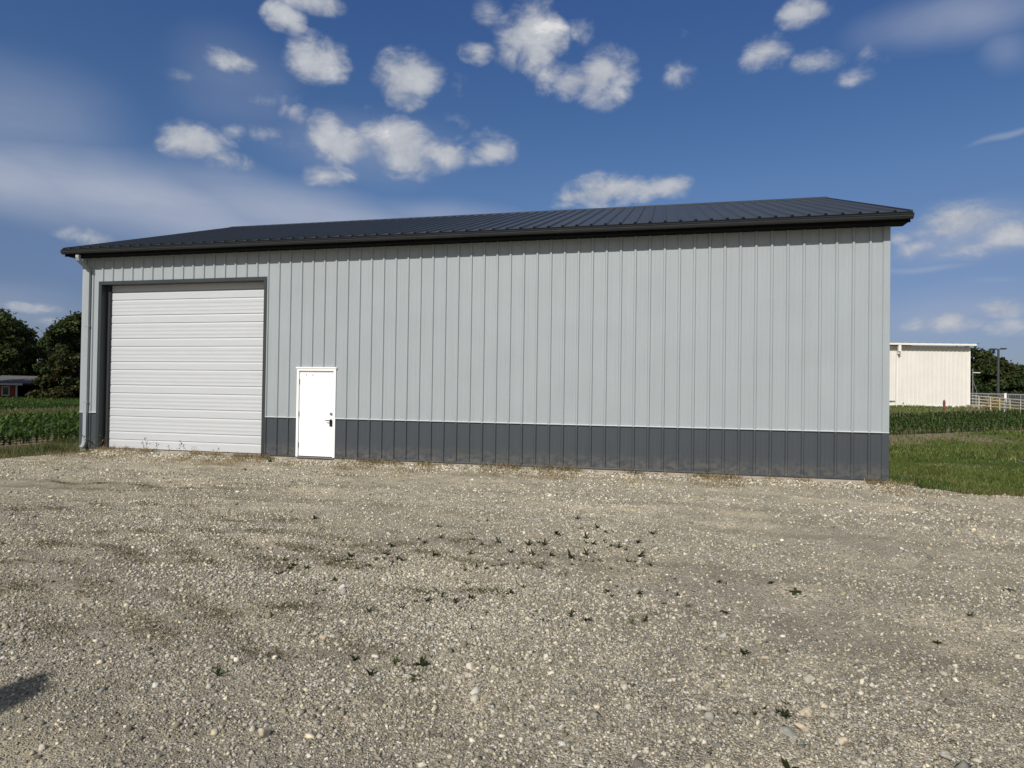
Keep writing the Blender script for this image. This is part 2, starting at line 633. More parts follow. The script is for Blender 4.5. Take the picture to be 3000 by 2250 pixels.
# roof
GX0, GX1 = -0.899, 18.906
rx = [(GX0, 0.0)]
k = -2
while True:
    r = k * SP
    if r + .05 > GX1:
        break
    if r - .05 > GX0:
        for dx, dz in ((-.036, 0), (-.019, .038), (.019, .038), (.036, 0)):
            rx.append((r + dx, dz))
        for q in (.33, .67):
            if r + q * SP + .03 < GX1:
                rx += [(r + q * SP - .014, 0), (r + q * SP, .003), (r + q * SP + .014, 0)]
    k += 1
rx.append((GX1, 0.0))
roof = MB()
for side in (0, 1):
    V, Fq = [], []
    NS = 8
    for x, dz in rx:
        for j in range(NS + 1):
            t_ = j / NS
            yy = EY + (RY - EY) * t_
            zz = EZ + (RZ - EZ) * t_
            if side:
                yy = 2 * RY - yy
            V.append((x, yy, zz + dz))
    for i in range(len(rx) - 1):
        for j in range(NS):
            a = i * (NS + 1) + j
            q = (a, a + NS + 1, a + NS + 2, a + 1)
            Fq.append(q[::-1] if side else q)
    roof.add(V, Fq)
    # underside
    y0, y1 = (EY, RY) if not side else (2 * RY - EY, RY)
    U = [(GX0, y0, EZ - .03), (GX1, y0, EZ - .03), (GX1, y1, RZ - .03), (GX0, y1, RZ - .03)]
    roof.add(U, [(0, 3, 2, 1)] if not side else [(0, 1, 2, 3)])
roof_o = roof.build('roof', M_ROOF, shed)
# dark closure strips under the sheet ends
cs_ = MB()
cs_.box(GX0 + .01, GX1 - .01, EY - .003, EY + .03, EZ - .034, EZ - .001)
k = -2
while (k + .2) * SP < GX1:
    r = k * SP
    if r - .05 > GX0:
        cs_.add([(r - .034, EY - .002, EZ - .004), (r + .034, EY - .002, EZ - .004), (r + .019, EY - .002, EZ + .036), (r - .019, EY - .002, EZ + .036)], [(0, 1, 2, 3)])
    k += 1
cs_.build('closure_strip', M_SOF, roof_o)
rc = MB()
rc.prism_x([(RY - .17, RZ - .17 * SLOPE + .024), (RY, RZ + .046), (RY + .17, RZ - .17 * SLOPE + .024), (RY + .17, RZ - .17 * SLOPE + .008), (RY, RZ + .03), (RY - .17, RZ - .17 * SLOPE + .008)], GX0 - .01, GX1 + .012)
rc.build('ridge_cap', M_ROOF, roof_o)
for xa, xb in ((GX0 - .006, GX0 + .03), (GX1 - .03, GX1 + .006)):
    for s in (0, 1):
        m_ = MB()
        ya, yb = EY + .03, RY
        if s:
            ya, yb = 2 * RY - ya, RY
        za, zb = EZ + .03 * SLOPE, RZ
        m_.add([(xa, ya, za - .15), (xa, yb, zb - .15), (xa, yb, zb + .026), (xa, ya, za + .026),
                (xb, ya, za - .15), (xb, yb, zb - .15), (xb, yb, zb + .026), (xb, ya, za + .026)],
               [(0, 1, 2, 3), (7, 6, 5, 4), (0, 4, 5, 1), (1, 5, 6, 2), (2, 6, 7, 3), (3, 7, 4, 0)])
        m_.build('rake_trim', M_CHAR, roof_o)
# soffit and fascia
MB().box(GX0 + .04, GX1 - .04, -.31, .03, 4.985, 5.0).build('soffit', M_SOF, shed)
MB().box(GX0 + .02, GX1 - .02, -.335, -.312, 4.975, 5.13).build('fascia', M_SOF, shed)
gp = [(-.337, 5.118), (-.337, 5.028), (-.412, 5.028), (-.416, 5.040), (-.426, 5.044), (-.430, 5.060), (-.437, 5.064), (-.440, 5.069), (-.441, 5.100), (-.456, 5.106),
      (-.457, 5.120), (-.448, 5.124), (-.446, 5.112), (-.433, 5.104), (-.432, 5.069), (-.424, 5.066), (-.418, 5.048), (-.406, 5.044), (-.404, 5.034), (-.345, 5.034), (-.345, 5.118)]
gut = MB().prism_x(gp, GX0 + .0, GX1 - .0).build('gutter', M_GUT, shed)
for xa in (GX0 - .004, GX1 + .001):
    MB().prism_x([(-.339, 5.122), (-.339, 5.025), (-.416, 5.025), (-.443, 5.064), (-.459, 5.10), (-.459, 5.126)], xa, xa + .003).build('end_cap', M_DSP if xa < 0 else M_GUT, gut)
# downspout
DX = -.40
ds = MB().rect_sweep([(DX, -.062, 4.60), (DX, -.062, 2.6), (DX, -.062, .22)], .105, .078).build('downspout', M_DSP, shed, bevel=.006)
MB().rect_sweep([(DX, -.392, 4.99), (DX, -.392, 4.93), (DX, -.370, 4.875), (DX, -.30, 4.82), (DX, -.15, 4.735), (DX, -.085, 4.69), (DX, -.063, 4.63), (DX, -.063, 4.56)], .097, .074).build('elbow', M_DSP, ds, bevel=.006)
MB().rect_sweep([(DX, -.062, .26), (DX, -.066, .16), (DX, -.09, .07), (DX, -.135, .02), (DX, -.165, .0)], .115, .085).build('elbow', M_DSP, ds, bevel=.006)
for z in (1.2, 3.2):
    MB().box(DX - .075, DX + .075, -.108, -.018, z - .015, z + .015).build('strap', M_DSP, ds)

# roller (sectional) door
DY = .19
od = MB()
lines = sorted([.235 + .61 * i for i in range(7)] + [.445 + .61 * i for i in range(7)])
lines = [z for z in lines if z < ODT + .02]
prof = []
zprev = 0.0
allz = [0.0] + lines + [ODT + .05]
for i in range(len(allz) - 1):
    z0, z1 = allz[i], allz[i + 1]
    h = z1 - z0
    prof.append((z0 + .003, 0.0))
    if h > .3:
        for q in (.16, .40, .64):
            zc = z0 + q * h
            prof += [(zc - .03, 0.0), (zc - .022, .0035), (zc + .022, .0035), (zc + .034, 0.0)]
    prof.append((z1 - min(.05, .25 * h), 0.0))
    prof.append((z1 - .009, .014))
    prof.append((z1 - .008, .034))
    prof.append((z1 + .002, .034))
prof = [p for p in prof if p[0] < ODT + .05]
V = [(OD0 + .002, DY + d, z) for z, d in prof] + [(OD1 - .002, DY + d, z) for z, d in prof]
n_ = len(prof)
od.add(V, [(i, n_ + i, n_ + i + 1, i + 1) for i in range(n_ - 1)])
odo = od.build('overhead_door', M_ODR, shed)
MB().box(OD0 + .002, OD1 - .002, DY - .004, DY + .04, -.022, .006).build('bottom_seal', M_SEAL, odo)
# opening trim: header, two jambs with their deep returns
fr = MB()
TW = .09
fr.box(OD0 - TW, OD1 + TW, -.034, .004, ODT, ODT + TW)
fr.build('door_header', M_CHAR, shed, bevel=.004)
MB().box(OD0 - .002, OD1 + .002, .0055, DY + .05, ODT, ODT + .03).build('header_return', M_CHAR, shed)
for xa, xb in ((OD0 - TW, OD0), (OD1, OD1 + TW)):
    MB().box(xa, xb, -.034, .004, -.075, ODT - .002).build('door_jamb', M_CHAR, shed, bevel=.004)
MB().box(OD0 - .03, OD0, .0055, DY + .05, -.075, ODT - .002).build('jamb_return', M_CHAR, shed)
MB().box(OD1, OD1 + .03, .0055, DY + .05, -.075, ODT - .002).build('jamb_return', M_CHAR, shed)
MB().box(OD0 + .001, OD0 + .10, DY - .035, DY - .008, -.02, ODT - .002).build('door_stop', M_CHAR, shed)
MB().box(OD0 + .10, OD0 + .125, DY - .024, DY - .004, -.02, ODT - .002).build('weather_strip', M_SEAL, shed)
# floor slab and dark inside behind the openings
MB().box(OD0 - .1, OD1 + .1, DY + .08, DY + .12, -.02, ODT + .3).build('inner_lining', M_SOF, shed)
MB().box(OD0, OD1, -.02, DY + .05, -.2, -.024).build('door_sill', M_CONC, shed)

# entry door
ed = MB().box(MD0 + .055, MD1 - .06, .012, .05, .012, MDT - .05).build('entry_door', M_DOOR, shed, bevel=.003)
df = MB()
df.box(MD0, MD0 + .052, -.034, .07, -.005, MDT)
df.box(MD1 - .057, MD1, -.034, .07, -.005, MDT)
df.box(MD0 + .052, MD1 - .057, -.034, .07, MDT - .046, MDT)
df.build('door_frame', M_DOOR, ed, bevel=.004)
MB().prism_x([(.0, MDT + .045), (-.05, MDT + .036), (-.052, MDT + .012), (-.046, MDT + .012), (-.036, MDT + .002), (.0, MDT + .002)], MD0 - .02, MD1 + .02).build('drip_cap', M_DOOR, ed)
MB().box(MD0 + .02, MD1 - .02, -.05, .06, -.03, -.006).build('threshold', M_STEELG, ed)
for z in (.27, 1.02, 1.80):
    MB().tube([(MD0 + .054, -.004, z - .06), (MD0 + .054, -.004, z + .06)], .0115, 8).build('hinge', M_HINGE, ed)
HX = MD1 - .125
lev = MB()
lev.box(HX - .034, HX + .034, -.012, .013, .74, .86)
lev.tube([(HX, -.01, .875), (HX, -.055, .875)], .016, 10)
lev.tube([(HX, -.055, .875), (HX - .07, -.058, .878), (HX - .135, -.05, .874)], [.014, .012, .009], 8)
lev.tube([(HX, .013, .875), (HX, -.014, .875)], .034, 16)
lev.build('lever_handle', M_BLACK, ed, bevel=.004)
MB().tube([(HX + .002, .013, 1.04), (HX + .002, -.014, 1.04), (HX + .002, -.022, 1.04)], [.033, .033, .02], 16).build('deadbolt', M_STEELG, ed)
MB().box(MD0 + .222, MD0 + .24, .0085, .0125, 1.94, 1.985).build('scuff_mark', M_MARK, ed)
MB().box(MD0 + .392, MD0 + .414, .0085, .0125, 1.935, 1.985).build('scuff_mark', M_MARK, ed)

# ------------------------------------------------------------------ ground, gravel lot
PR = gnd(2560, 1276)
PR2 = gnd(3000, 1260)
edir = (PR2 - PR)[:2]
edir = edir / np.linalg.norm(edir)            # front edge of the corn field on the right
enrm = np.array([-edir[1], edir[0]])
CORN_L = -3.6                                  # first row of the corn on the left


def grid_axis(lo, hi, fine_lo, fine_hi, step):
    a = list(np.arange(fine_lo, fine_hi, step))
    s, x = step, fine_lo
    pre = []
    while x > lo:
        s *= 1.25
        x -= s
        pre.append(x)
    s, x = step, a[-1]
    post = []
    while x < hi:
        s *= 1.25
        x += s
        post.append(x)
    return np.array(pre[::-1] + a + post)


YT_X = [-40, -12, -6, -3, -1.5, -.6, .05, .35, 18.9, 19.3, 19.8, 21, 24, 40, 120]
YT_Y = [-22, -10.5, -7.8, -5.8, -4.0, -2.25, -.75, .25, .25, -.25, -.7, -.95, -1.1, -1.6, -4]

gx = grid_axis(-900, 900, -60, 70, .6)
gy = grid_axis(-500, 1200, -25, 75, .6)
X, Y = np.meshgrid(gx, gy, indexing='ij')
Z = height(X, Y)
V = np.stack([X, Y, Z], -1).reshape(-1, 3)
nx, ny = X.shape
I = np.arange(nx * ny).reshape(nx, ny)
V[:, 2] -= .16 * sstep(.15, 1.0, np.interp(V[:, 0], YT_X, YT_Y) - V[:, 1]) * (V[:, 1] < 0) 
Fc = np.stack([I[:-1, :-1], I[1:, :-1], I[1:, 1:], I[:-1, 1:]], -1).reshape(-1, 4)
# soil shows where corn grows
q = (V[:, :2] - PR[:2])
eu, en = q @ edir, q @ enrm
soil_r = np.maximum(sstep(-.7, -.1, en), sstep(-4.5, -2.8, en) * sstep(5.5, 2.5, eu)) * (1 - sstep(12.5, 13.5, en)) * (V[:, 0] > 10) * (1 - .0 * eu)
soil_l = sstep(-2.9, -3.4, V[:, 0]) * (V[:, 0] > -14.5) + (V[:, 0] < -23) * (V[:, 0] > -62)
soil = np.clip(soil_r + soil_l, 0, 1)
me = big_mesh('ground', V, Fc, 4, np.stack([soil, soil, soil], -1), smooth=True)
mg = bpy.data.materials.new('soil and turf')
mg.use_nodes = True
t = NT(mg.node_tree)
b = mg.node_tree.nodes['Principled BSDF']
g = t.n('ShaderNodeNewGeometry').outputs['Position']
n1 = t.noise(g, .45, 6, .6)
n2 = t.noise(g, 7.0, 8, .7)
grs = t.mix(t.rng(n1.outputs[0], .35, .65, 0, 1), (.07, .105, .018, 1), (.10, .13, .026, 1))
grs = t.mix(t.rng(n2.outputs[0], .35, .75, 0, .55), grs, (.10, .08, .045, 1))
soilc = t.mix(t.rng(n2.outputs[0], .3, .7, 0, 1), (.15, .11, .07, 1), (.27, .21, .14, 1))
at = t.n('ShaderNodeVertexColor', layer_name='tone')
t.put(b.inputs['Base Color'], t.mix(at.outputs[0], grs, soilc))
b.inputs['Roughness'].default_value = .95
b.inputs['Specular IOR Level'].default_value = .15
bp = t.n('ShaderNodeBump')
bp.inputs['Strength'].default_value = .8
bp.inputs['Distance'].default_value = .06
t.put(bp.inputs['Height'], n2.outputs[0])
t.put(b.inputs['Normal'], bp.outputs[0])
tag(link('ground', me, mg), kind='structure')

def wob(x, s):
    return .5 * np.sin(x * 3.1 + s) + .3 * np.sin(x * 7.7 + 2 * s) + .2 * np.sin(x * 17.3 + 3 * s)


def ytop(x):
    x = np.asarray(x, float)
    y = np.interp(x, YT_X, YT_Y)
    m = np.where((x > .3) & (x < 18.95), 0.0, 1.0)
    return y + m * np.where(x > 10, .24, .15) * wob(x * np.where(x > 10, .8, 1.0), 1.0)


def lot_z(x, y):
    x = np.asarray(x, float)
    y = np.asarray(y, float)
    z = -.078 + .010 * np.sin(x * .7 + .4) * np.sin(y * .9 + 1) + .007 * np.sin(x * 1.9 - y * 1.3) - .02 * sstep(-1, -6, y)
    z = z + .035 * sstep(-1.2, 0.1, y) * sstep(6, 1, x) - .012 * sstep(14, 19, x)
    rt = np.zeros_like(z)
    for kx, ky, ph, am in ((1.3, 4.1, .3, .006), (2.7, 7.3, 1.7, .0045), (5.1, 9.7, 4.0, .003), (9.3, 13.1, 2.2, .002), (-3.9, 6.2, 5.0, .004), (-7.7, 11.0, .9, .0025)):
        rt = rt + am * np.sin(kx * x + ky * y + ph + 1.3 * np.sin(.7 * x - .9 * y + ph))
    z = z + rt * 1.25
    edge = ytop(x) - y
    return z - .05 * sstep(.22, 0.0, edge) * np.where((x > .35) & (x < 18.9), 0, 1)


lx = np.concatenate([np.arange(-40, -4, .5), np.arange(-4, 26, .07), np.arange(26, 121, 1.0)])
tt = np.concatenate([np.linspace(0, .03, 6)[:-1], np.linspace(.03, .48, 210)[:-1], np.linspace(.48, 1, 40)])
LX = np.repeat(lx[:, None], len(tt), 1)
LY = ytop(LX) + (-60 - ytop(LX)) * (tt[None, :] ** 1.7)
LZ = lot_z(LX, LY)
V = np.stack([LX, LY, LZ], -1).reshape(-1, 3)
I = np.arange(LX.size).reshape(LX.shape)
Fc = np.stack([I[:-1, :-1], I[:-1, 1:], I[1:, 1:], I[1:, :-1]], -1).reshape(-1, 4)
me = big_mesh('gravel_lot', V, Fc, 4, smooth=True)


def gravel_mat():
    m = bpy.data.materials.new('crushed limestone')
    m.use_nodes = True
    t = NT(m.node_tree)
    b = m.node_tree.nodes['Principled BSDF']
    g = t.n('ShaderNodeNewGeometry').outputs['Position']
    wn = t.noise(g, 60, 2, .5)
    gw = t.vmath('ADD', g, t.vmath('MULTIPLY', t.vmath('SUBTRACT', wn.outputs['Color'], (.5, .5, .5)), (.012, .012, 0)))
    cols, hts = [], []
    for sc in (115.0, 58.0):
        vo = t.n('ShaderNodeTexVoronoi', feature='F1')
        t.put(vo.inputs['Vector'], gw)
        vo.inputs['Scale'].default_value = sc
        vo.inputs['Randomness'].default_value = 1.0
        sp = t.n('ShaderNodeSeparateColor')
        t.put(sp.inputs[0], vo.outputs['Color'])
        c = t.ramp(sp.outputs[0], [(0.0, (.10, .089, .069)), (.22, (.215, .193, .152)), (.55, (.345, .314, .248)), (.82, (.475, .435, .345)), (.93, (.60, .55, .445)), (1.0, (.70, .655, .55))])
        tint = t.mix(t.rng(sp.outputs[1], .55, .95, 0, .55), c, t.mix(1.0, c, (1.1, .95, .72, 1), 'MULTIPLY'))
        cols.append(tint)
        hh = t.math('SUBTRACT', t.math('MULTIPLY', sp.outputs[2], .5), t.math('MULTIPLY', vo.outputs['Distance'], .9))
        hts.append((hh, vo))
    sel = t.noise(g, 2.6, 5, .7)
    f = t.rng(sel.outputs[0], .47, .62, 0, 1)
    col = t.mix(f, cols[0], cols[1])
    # tracks of fine grey dust and patches of paler, coarser stone
    pn = t.noise(t.vmath('MULTIPLY', g, (.55, 1.0, 1.0)), .55, 6, .62)
    col = t.mix(t.rng(pn.outputs[0], .44, .62, 0, .7), col, (.285, .258, .192, 1))
    p2 = t.noise(t.vmath('MULTIPLY', g, (.7, 1.0, 1.0)), .9, 6, .65)
    col = t.mix(t.rng(p2.outputs[0], .50, .66, 0, .7), col, t.mix(1.0, col, (1.5, 1.44, 1.32, 1), 'MULTIPLY'))
    p3 = t.noise(g, .33, 4, .6, .6)
    spx = t.n('ShaderNodeSeparateXYZ')
    t.put(spx.inputs[0], g)
    # wheel tracks: two pairs of packed, darker fines running past the doors
    wob_ = t.math('MULTIPLY', t.math('SUBTRACT', p3.outputs[0], .5), 1.6)
    yy = t.math('ADD', t.math('ADD', spx.outputs[1], wob_), t.math('MULTIPLY', spx.outputs[0], .05))
    trk = None
    for yc, wd in ((-2.9, .34), (-4.5, .34), (-6.6, .40), (-8.3, .40)):
        v = t.rng(t.math('ABSOLUTE', t.math('SUBTRACT', yy, yc)), 0.0, wd, 1.0, 0.0, 'SMOOTHSTEP')
        trk = v if trk is None else t.math('MAXIMUM', trk, v)
    trk = t.math('MULTIPLY', trk, t.rng(p2.outputs[0], .36, .62, .15, .75))
    col = t.mix(trk, col, (.215, .190, .145, 1))
    st = t.noise(t.vmath('MULTIPLY', g, (.42, 1.5, 1.0)), 1.1, 7, .68)
    om = t.math('MULTIPLY', t.rng(st.outputs[0], .53, .66, 0, .8), t.rng(spx.outputs[0], 7.0, 14.5, 1.0, .18), clamp=True)
    om = t.math('MULTIPLY', om, t.rng(yy, -10.5, -7.5, 0.25, 1.0), clamp=True)
    col = t.mix(om, col, (.135, .120, .072, 1))
    # gravel colour gets lighter from the camera side towards the shed
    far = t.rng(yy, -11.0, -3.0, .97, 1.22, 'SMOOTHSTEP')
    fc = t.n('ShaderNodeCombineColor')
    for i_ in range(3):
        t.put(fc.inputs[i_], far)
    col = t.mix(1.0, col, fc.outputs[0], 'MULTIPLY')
    brown = t.math('MULTIPLY', t.rng(p3.outputs[0], .42, .66, 0, 1), t.rng(spx.outputs[0], 2.0, 12.0, .5, .0), clamp=True)
    col = t.mix(brown, col, t.mix(1.0, col, (.86, .78, .62, 1), 'MULTIPLY'))
    # tan earth swept against the wall
    ew = t.math('MULTIPLY', t.rng(spx.outputs[1], -1.9, -.15, 0, .75, 'SMOOTHSTEP'), t.rng(p2.outputs[0], .3, .65, .25, 1.0), clamp=True)
    col = t.mix(ew, col, t.mix(t.rng(wn.outputs[0], .3, .7, 0, 1), (.25, .20, .125, 1), (.44, .375, .255, 1)))
    t.put(b.inputs['Base Color'], col)
    b.inputs['Roughness'].default_value = .95
    b.inputs['Specular IOR Level'].default_value = .1
    h = t.mix(f, hts[0][0], hts[1][0])
    hb = t.n('ShaderNodeRGBToBW')
    t.put(hb.inputs[0], h)
    bp = t.n('ShaderNodeBump')
    bp.inputs['Strength'].default_value = .9
    bp.inputs['Distance'].default_value = .016
    t.put(bp.inputs['Height'], hb.outputs[0])
    t.put(b.inputs['Normal'], bp.outputs[0])
    return m


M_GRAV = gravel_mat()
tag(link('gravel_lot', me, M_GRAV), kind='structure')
M_STONE = tone_mat('loose stone', .95, .08, var=.22, vscale=55)

# loose stones, each a small broken lump
CORN8 = np.array([(-1, -1, -1), (1, -1, -1), (1, 1, -1), (-1, 1, -1), (-1, -1, 1), (1, -1, 1), (1, 1, 1), (-1, 1, 1)], float) * .55
CUBEF = np.array([(0, 3, 2, 1), (4, 5, 6, 7), (0, 1, 5, 4), (1, 2, 6, 5), (2, 3, 7, 6), (3, 0, 4, 7)])


def rot_random(n):
    a, b_, c = rng.uniform(0, 2 * np.pi, n), rng.normal(0, .5, n), rng.normal(0, .5, n)
    Rz = np.zeros((n, 3, 3)); Rz[:, 0, 0] = np.cos(a); Rz[:, 0, 1] = -np.sin(a); Rz[:, 1, 0] = np.sin(a); Rz[:, 1, 1] = np.cos(a); Rz[:, 2, 2] = 1
    Rx = np.zeros((n, 3, 3)); Rx[:, 0, 0] = 1; Rx[:, 1, 1] = np.cos(b_); Rx[:, 1, 2] = -np.sin(b_); Rx[:, 2, 1] = np.sin(b_); Rx[:, 2, 2] = np.cos(b_)
    Ry = np.zeros((n, 3, 3)); Ry[:, 1, 1] = 1; Ry[:, 0, 0] = np.cos(c); Ry[:, 0, 2] = np.sin(c); Ry[:, 2, 0] = -np.sin(c); Ry[:, 2, 2] = np.cos(c)
    return Rz @ Rx @ Ry


def stones(px, py, size):
    n = len(px)
    base = CORN8[None] + rng.uniform(-.3, .3, (n, 8, 3))
    base[:, 4:, :2] *= rng.uniform(.45, .95, (n, 1, 1))
    sc = size[:, None] * np.stack([rng.uniform(.75, 1.3, n), rng.uniform(.6, 1.0, n), rng.uniform(.4, .75, n)], -1)
    P = base * sc[:, None, :]
    P = np.einsum('nij,nkj->nki', rot_random(n), P)
    P[:, :, 0] += px[:, None]
    P[:, :, 1] += py[:, None]
    P[:, :, 2] += (lot_z(px, py) + size * .12)[:, None]
    F_ = (CUBEF[None] + 8 * np.arange(n)[:, None, None]).reshape(-1, 4)
    u = rng.uniform(0, 1, n)
    tone = np.interp(u, [0, .2, .55, .85, .95, 1], [.12, .23, .34, .47, .58, .70])
    warm = rng.uniform(0, 1, n)
    col = tone[:, None] * np.where(warm[:, None] > .78, [[1.06, .93, .64]], np.where(warm[:, None] < .14, [[.92, .90, .79]], [[1.0, .912, .735]]))
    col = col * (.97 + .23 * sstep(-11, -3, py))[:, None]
    return P.reshape(-1, 3), F_, np.repeat(col, 8, 0)


def in_lot(x, y):
    return (y < ytop(x) - .03) & ~((x > XL) & (x < XR) & (y > -.03))


def patchy(x, y):
    return .5 + .25 * np.sin(x * 1.1 + .8 * np.sin(y * 1.3)) + .25 * np.sin(y * 1.9 + 1.1 * np.sin(x * .8) + 2)


def scatter(n, x0, x1, y0, y1, s0, s1, patch=.6):
    x = rng.uniform(x0, x1, n)
    y = rng.uniform(y0, y1, n)
    k = in_lot(x, y) & (rng.uniform(0, 1, n) < 1 - patch + patch * patchy(x, y))
    # keep what the lot shows from about here
    d = np.hypot(x - CAM[0], y - CAM[1])
    ang = np.arctan2(x - CAM[0], y - CAM[1]) - YAW
    k &= (np.abs(ang) < .95) & (d > 1.2)
    x, y = x[k], y[k]
    return x, y, s0 + (s1 - s0) * rng.uniform(0, 1, len(x)) ** 2.2


SX, SY, SS = [], [], []
for args in ((390000, 6.5, 23, -13.2, -8.2, .007, .017, .95), (100000, 4, 24, -8.2, -4.5, .009, .022, .95), (50000, -1, 27, -4.5, .2, .012, .03, .9),
             (11500, 6.5, 23, -13.2, -7.5, .017, .032, .9), (1200, 6, 24, -13.2, -7, .028, .05, .8), (2200, -1, 26, -7, 0, .03, .055, .8), (9000, 0.2, 19, -.9, .0, .02, .05, .6)):
    x, y, s = scatter(*args)
    SX.append(x); SY.append(y); SS.append(s)
def spot(px, py):
    d = ray(px, py)
    return (CAM + d * ((-.1 - CAM[2]) / d[2]))[:2]


DRIFT = [[(250, 1650), (620, 1700), (900, 1720), (1250, 1690), (1700, 1760), (2050, 1830)], [(0, 1590), (420, 1570), (800, 1560), (1250, 1500), (1900, 1480)],
         [(700, 1880), (1000, 1860), (1500, 1800)], [(600, 2100), (1100, 2020), (1700, 1960), (2400, 2080), (2700, 2150)]]
for line_, m_, w_ in zip(DRIFT, (9000, 6000, 2200, 2600), (.55, .6, .3, .5)):
    P_ = np.array([spot(*q) for q in line_])
    u = rng.uniform(0, len(P_) - 1, m_)
    i0 = np.minimum(u.astype(int), len(P_) - 2)
    f0 = (u - i0)[:, None]
    C_ = P_[i0] * (1 - f0) + P_[i0 + 1] * f0
    clump = rng.normal(0, 1, (m_, 2)) * w_ * np.array([.7, 1.0])
    keep = rng.uniform(-.6, 1.2, m_) < np.sin(C_[:, 0] * 2.3 + C_[:, 1]) * .6 + .4
    x, y = (C_ + clump)[keep].T
    k = in_lot(x, y)
    SX.append(x[k]); SY.append(y[k]); SS.append(.011 + .018 * rng.uniform(0, 1, k.sum()) ** 1.8)
STREAK = [(40, 1590), (200, 1600), (330, 1560), (480, 1620), (560, 1640), (640, 1600), (700, 1560), (760, 1530), (850, 1640), (900, 1660), (960, 1600), (150, 1710), (290, 1740), (380, 1850),
          (120, 1490), (420, 1480), (300, 1420), (560, 1430), (1120, 1620), (1230, 1590), (1500, 1650), (60, 1650), (820, 1780), (560, 1800), (1330, 1730), (900, 1905)]
STK = np.array([spot(*q) for q in STREAK])
STK_R = np.stack([rng.uniform(.45, 1.1, len(STK)), rng.uniform(.07, .17, len(STK))], -1)


def streak_mask(x, y):
    m = np.zeros(len(x))
    for c_, r_ in zip(STK, STK_R):
        dx, dy = x - c_[0], y - c_[1] - .12 * np.sin(3 * (x - c_[0]))
        m = np.maximum(m, np.exp(-(dx / r_[0]) ** 2 - (dy / r_[1]) ** 2))
    return m


for i in range(len(SX)):
    k = rng.uniform(0, 1, len(SX[i])) > .9 * streak_mask(SX[i], SY[i])
    SX[i], SY[i], SS[i] = SX[i][k], SY[i][k], SS[i][k]
n_plain = sum(len(a) for a in SX[:7])
SX, SY, SS = map(np.concatenate, (SX, SY, SS))
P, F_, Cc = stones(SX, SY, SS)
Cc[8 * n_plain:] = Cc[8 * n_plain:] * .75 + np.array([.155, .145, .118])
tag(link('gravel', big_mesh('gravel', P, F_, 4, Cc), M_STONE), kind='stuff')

# the larger pale stones that stand out
BIG = [(775, 2157, .085, 'pale cream broken chunk of limestone lying near the lower left of the gravel'),
       (1374, 1965, .075, 'bright white angular stone in the middle foreground of the gravel'),
       (948, 1866, .075, 'flat buff stone left of the middle of the gravel'),
       (1545, 1820, .055, 'rounded cream stone in the middle of the gravel'),
       (1000, 1724, .07, 'rounded white stone beside the band of weeds'),
       (2358, 2093, .085, 'largest tan rounded stone in the right foreground gravel'),
       (2415, 2077, .05, 'small round yellowish stone right beside the largest tan stone'),
       (2350, 2135, .085, 'pale pinkish stone just below the largest tan stone'),
       (2295, 2147, .07, 'flat light grey stone left of the pale pinkish stone'),
       (2467, 2174, .075, 'wide flat cream stone in the right foreground gravel'),
       (2325, 2182, .06, 'blue grey flat stone near the lower right of the gravel'),
       (2238, 1934, .06, 'oval cream stone at the right of the middle foreground'),
       (2370, 1992, .085, 'broad flat grey slab of stone right of the middle foreground'),
       (1100, 1925, .06, 'long thin white stone in the left middle of the gravel'),
       (1600, 1940, .055, 'small pale stone right of the bright white angular stone'),
       (2770, 2212, .085, 'broad pale grey stone near the lower right corner')]
for px, py, s, lab in BIG:
    d = ray(px, py)
    tq = (-.1 - CAM[2]) / d[2]
    p = CAM + d * tq
    n = 1
    s = s * .72
    P1, F1, C1 = stones(np.array([p[0]]), np.array([p[1]]), np.array([s]))
    cream = (.50, .425, .31) if any(w in lab for w in ('cream', 'tan', 'buff', 'yellow')) else ((.35, .325, .275) if 'grey' in lab else (.60, .55, .46))
    tone = bpy.data.meshes.new('stone')
    tone.from_pydata([tuple(v - np.array([p[0], p[1], 0]) * np.array([1, 1, 0])) for v in P1], [], [tuple(map(int, f_)) for f_ in F1])
    ca = tone.color_attributes.new('tone', 'FLOAT_COLOR', 'POINT')
    for i in range(8):
        ca.data[i].color = (*cream, 1)
    o = link('stone', tone, M_STONE)
    o.location = (p[0], p[1], 0.006)
    o.scale = (1, 1, 1)
    bv = o.modifiers.new('bevel', 'BEVEL')
    bv.width = s * .18
    bv.segments = 2
    tag(o, lab, 'stone', 'larger stones in the gravel')

# ------------------------------------------------------------------ leaves: grass, corn, weeds
M_LEAF = tone_mat('green blades', .6, .25, .3, var=.3, vscale=1.2)
M_CORN = tone_mat('corn leaf', .55, .2, .3, var=.2, vscale=2.5)
M_WEED = tone_mat('weed leaf', .8, .08, .2, var=.25, vscale=8)
M_TREE = tone_mat('tree leaf', .7, .15, .22, var=.4, vscale=.9)
M_BARK = mat('bark', (.07, .055, .042), .95, var=.35, vscale=5, bump=.6, bscale=20)


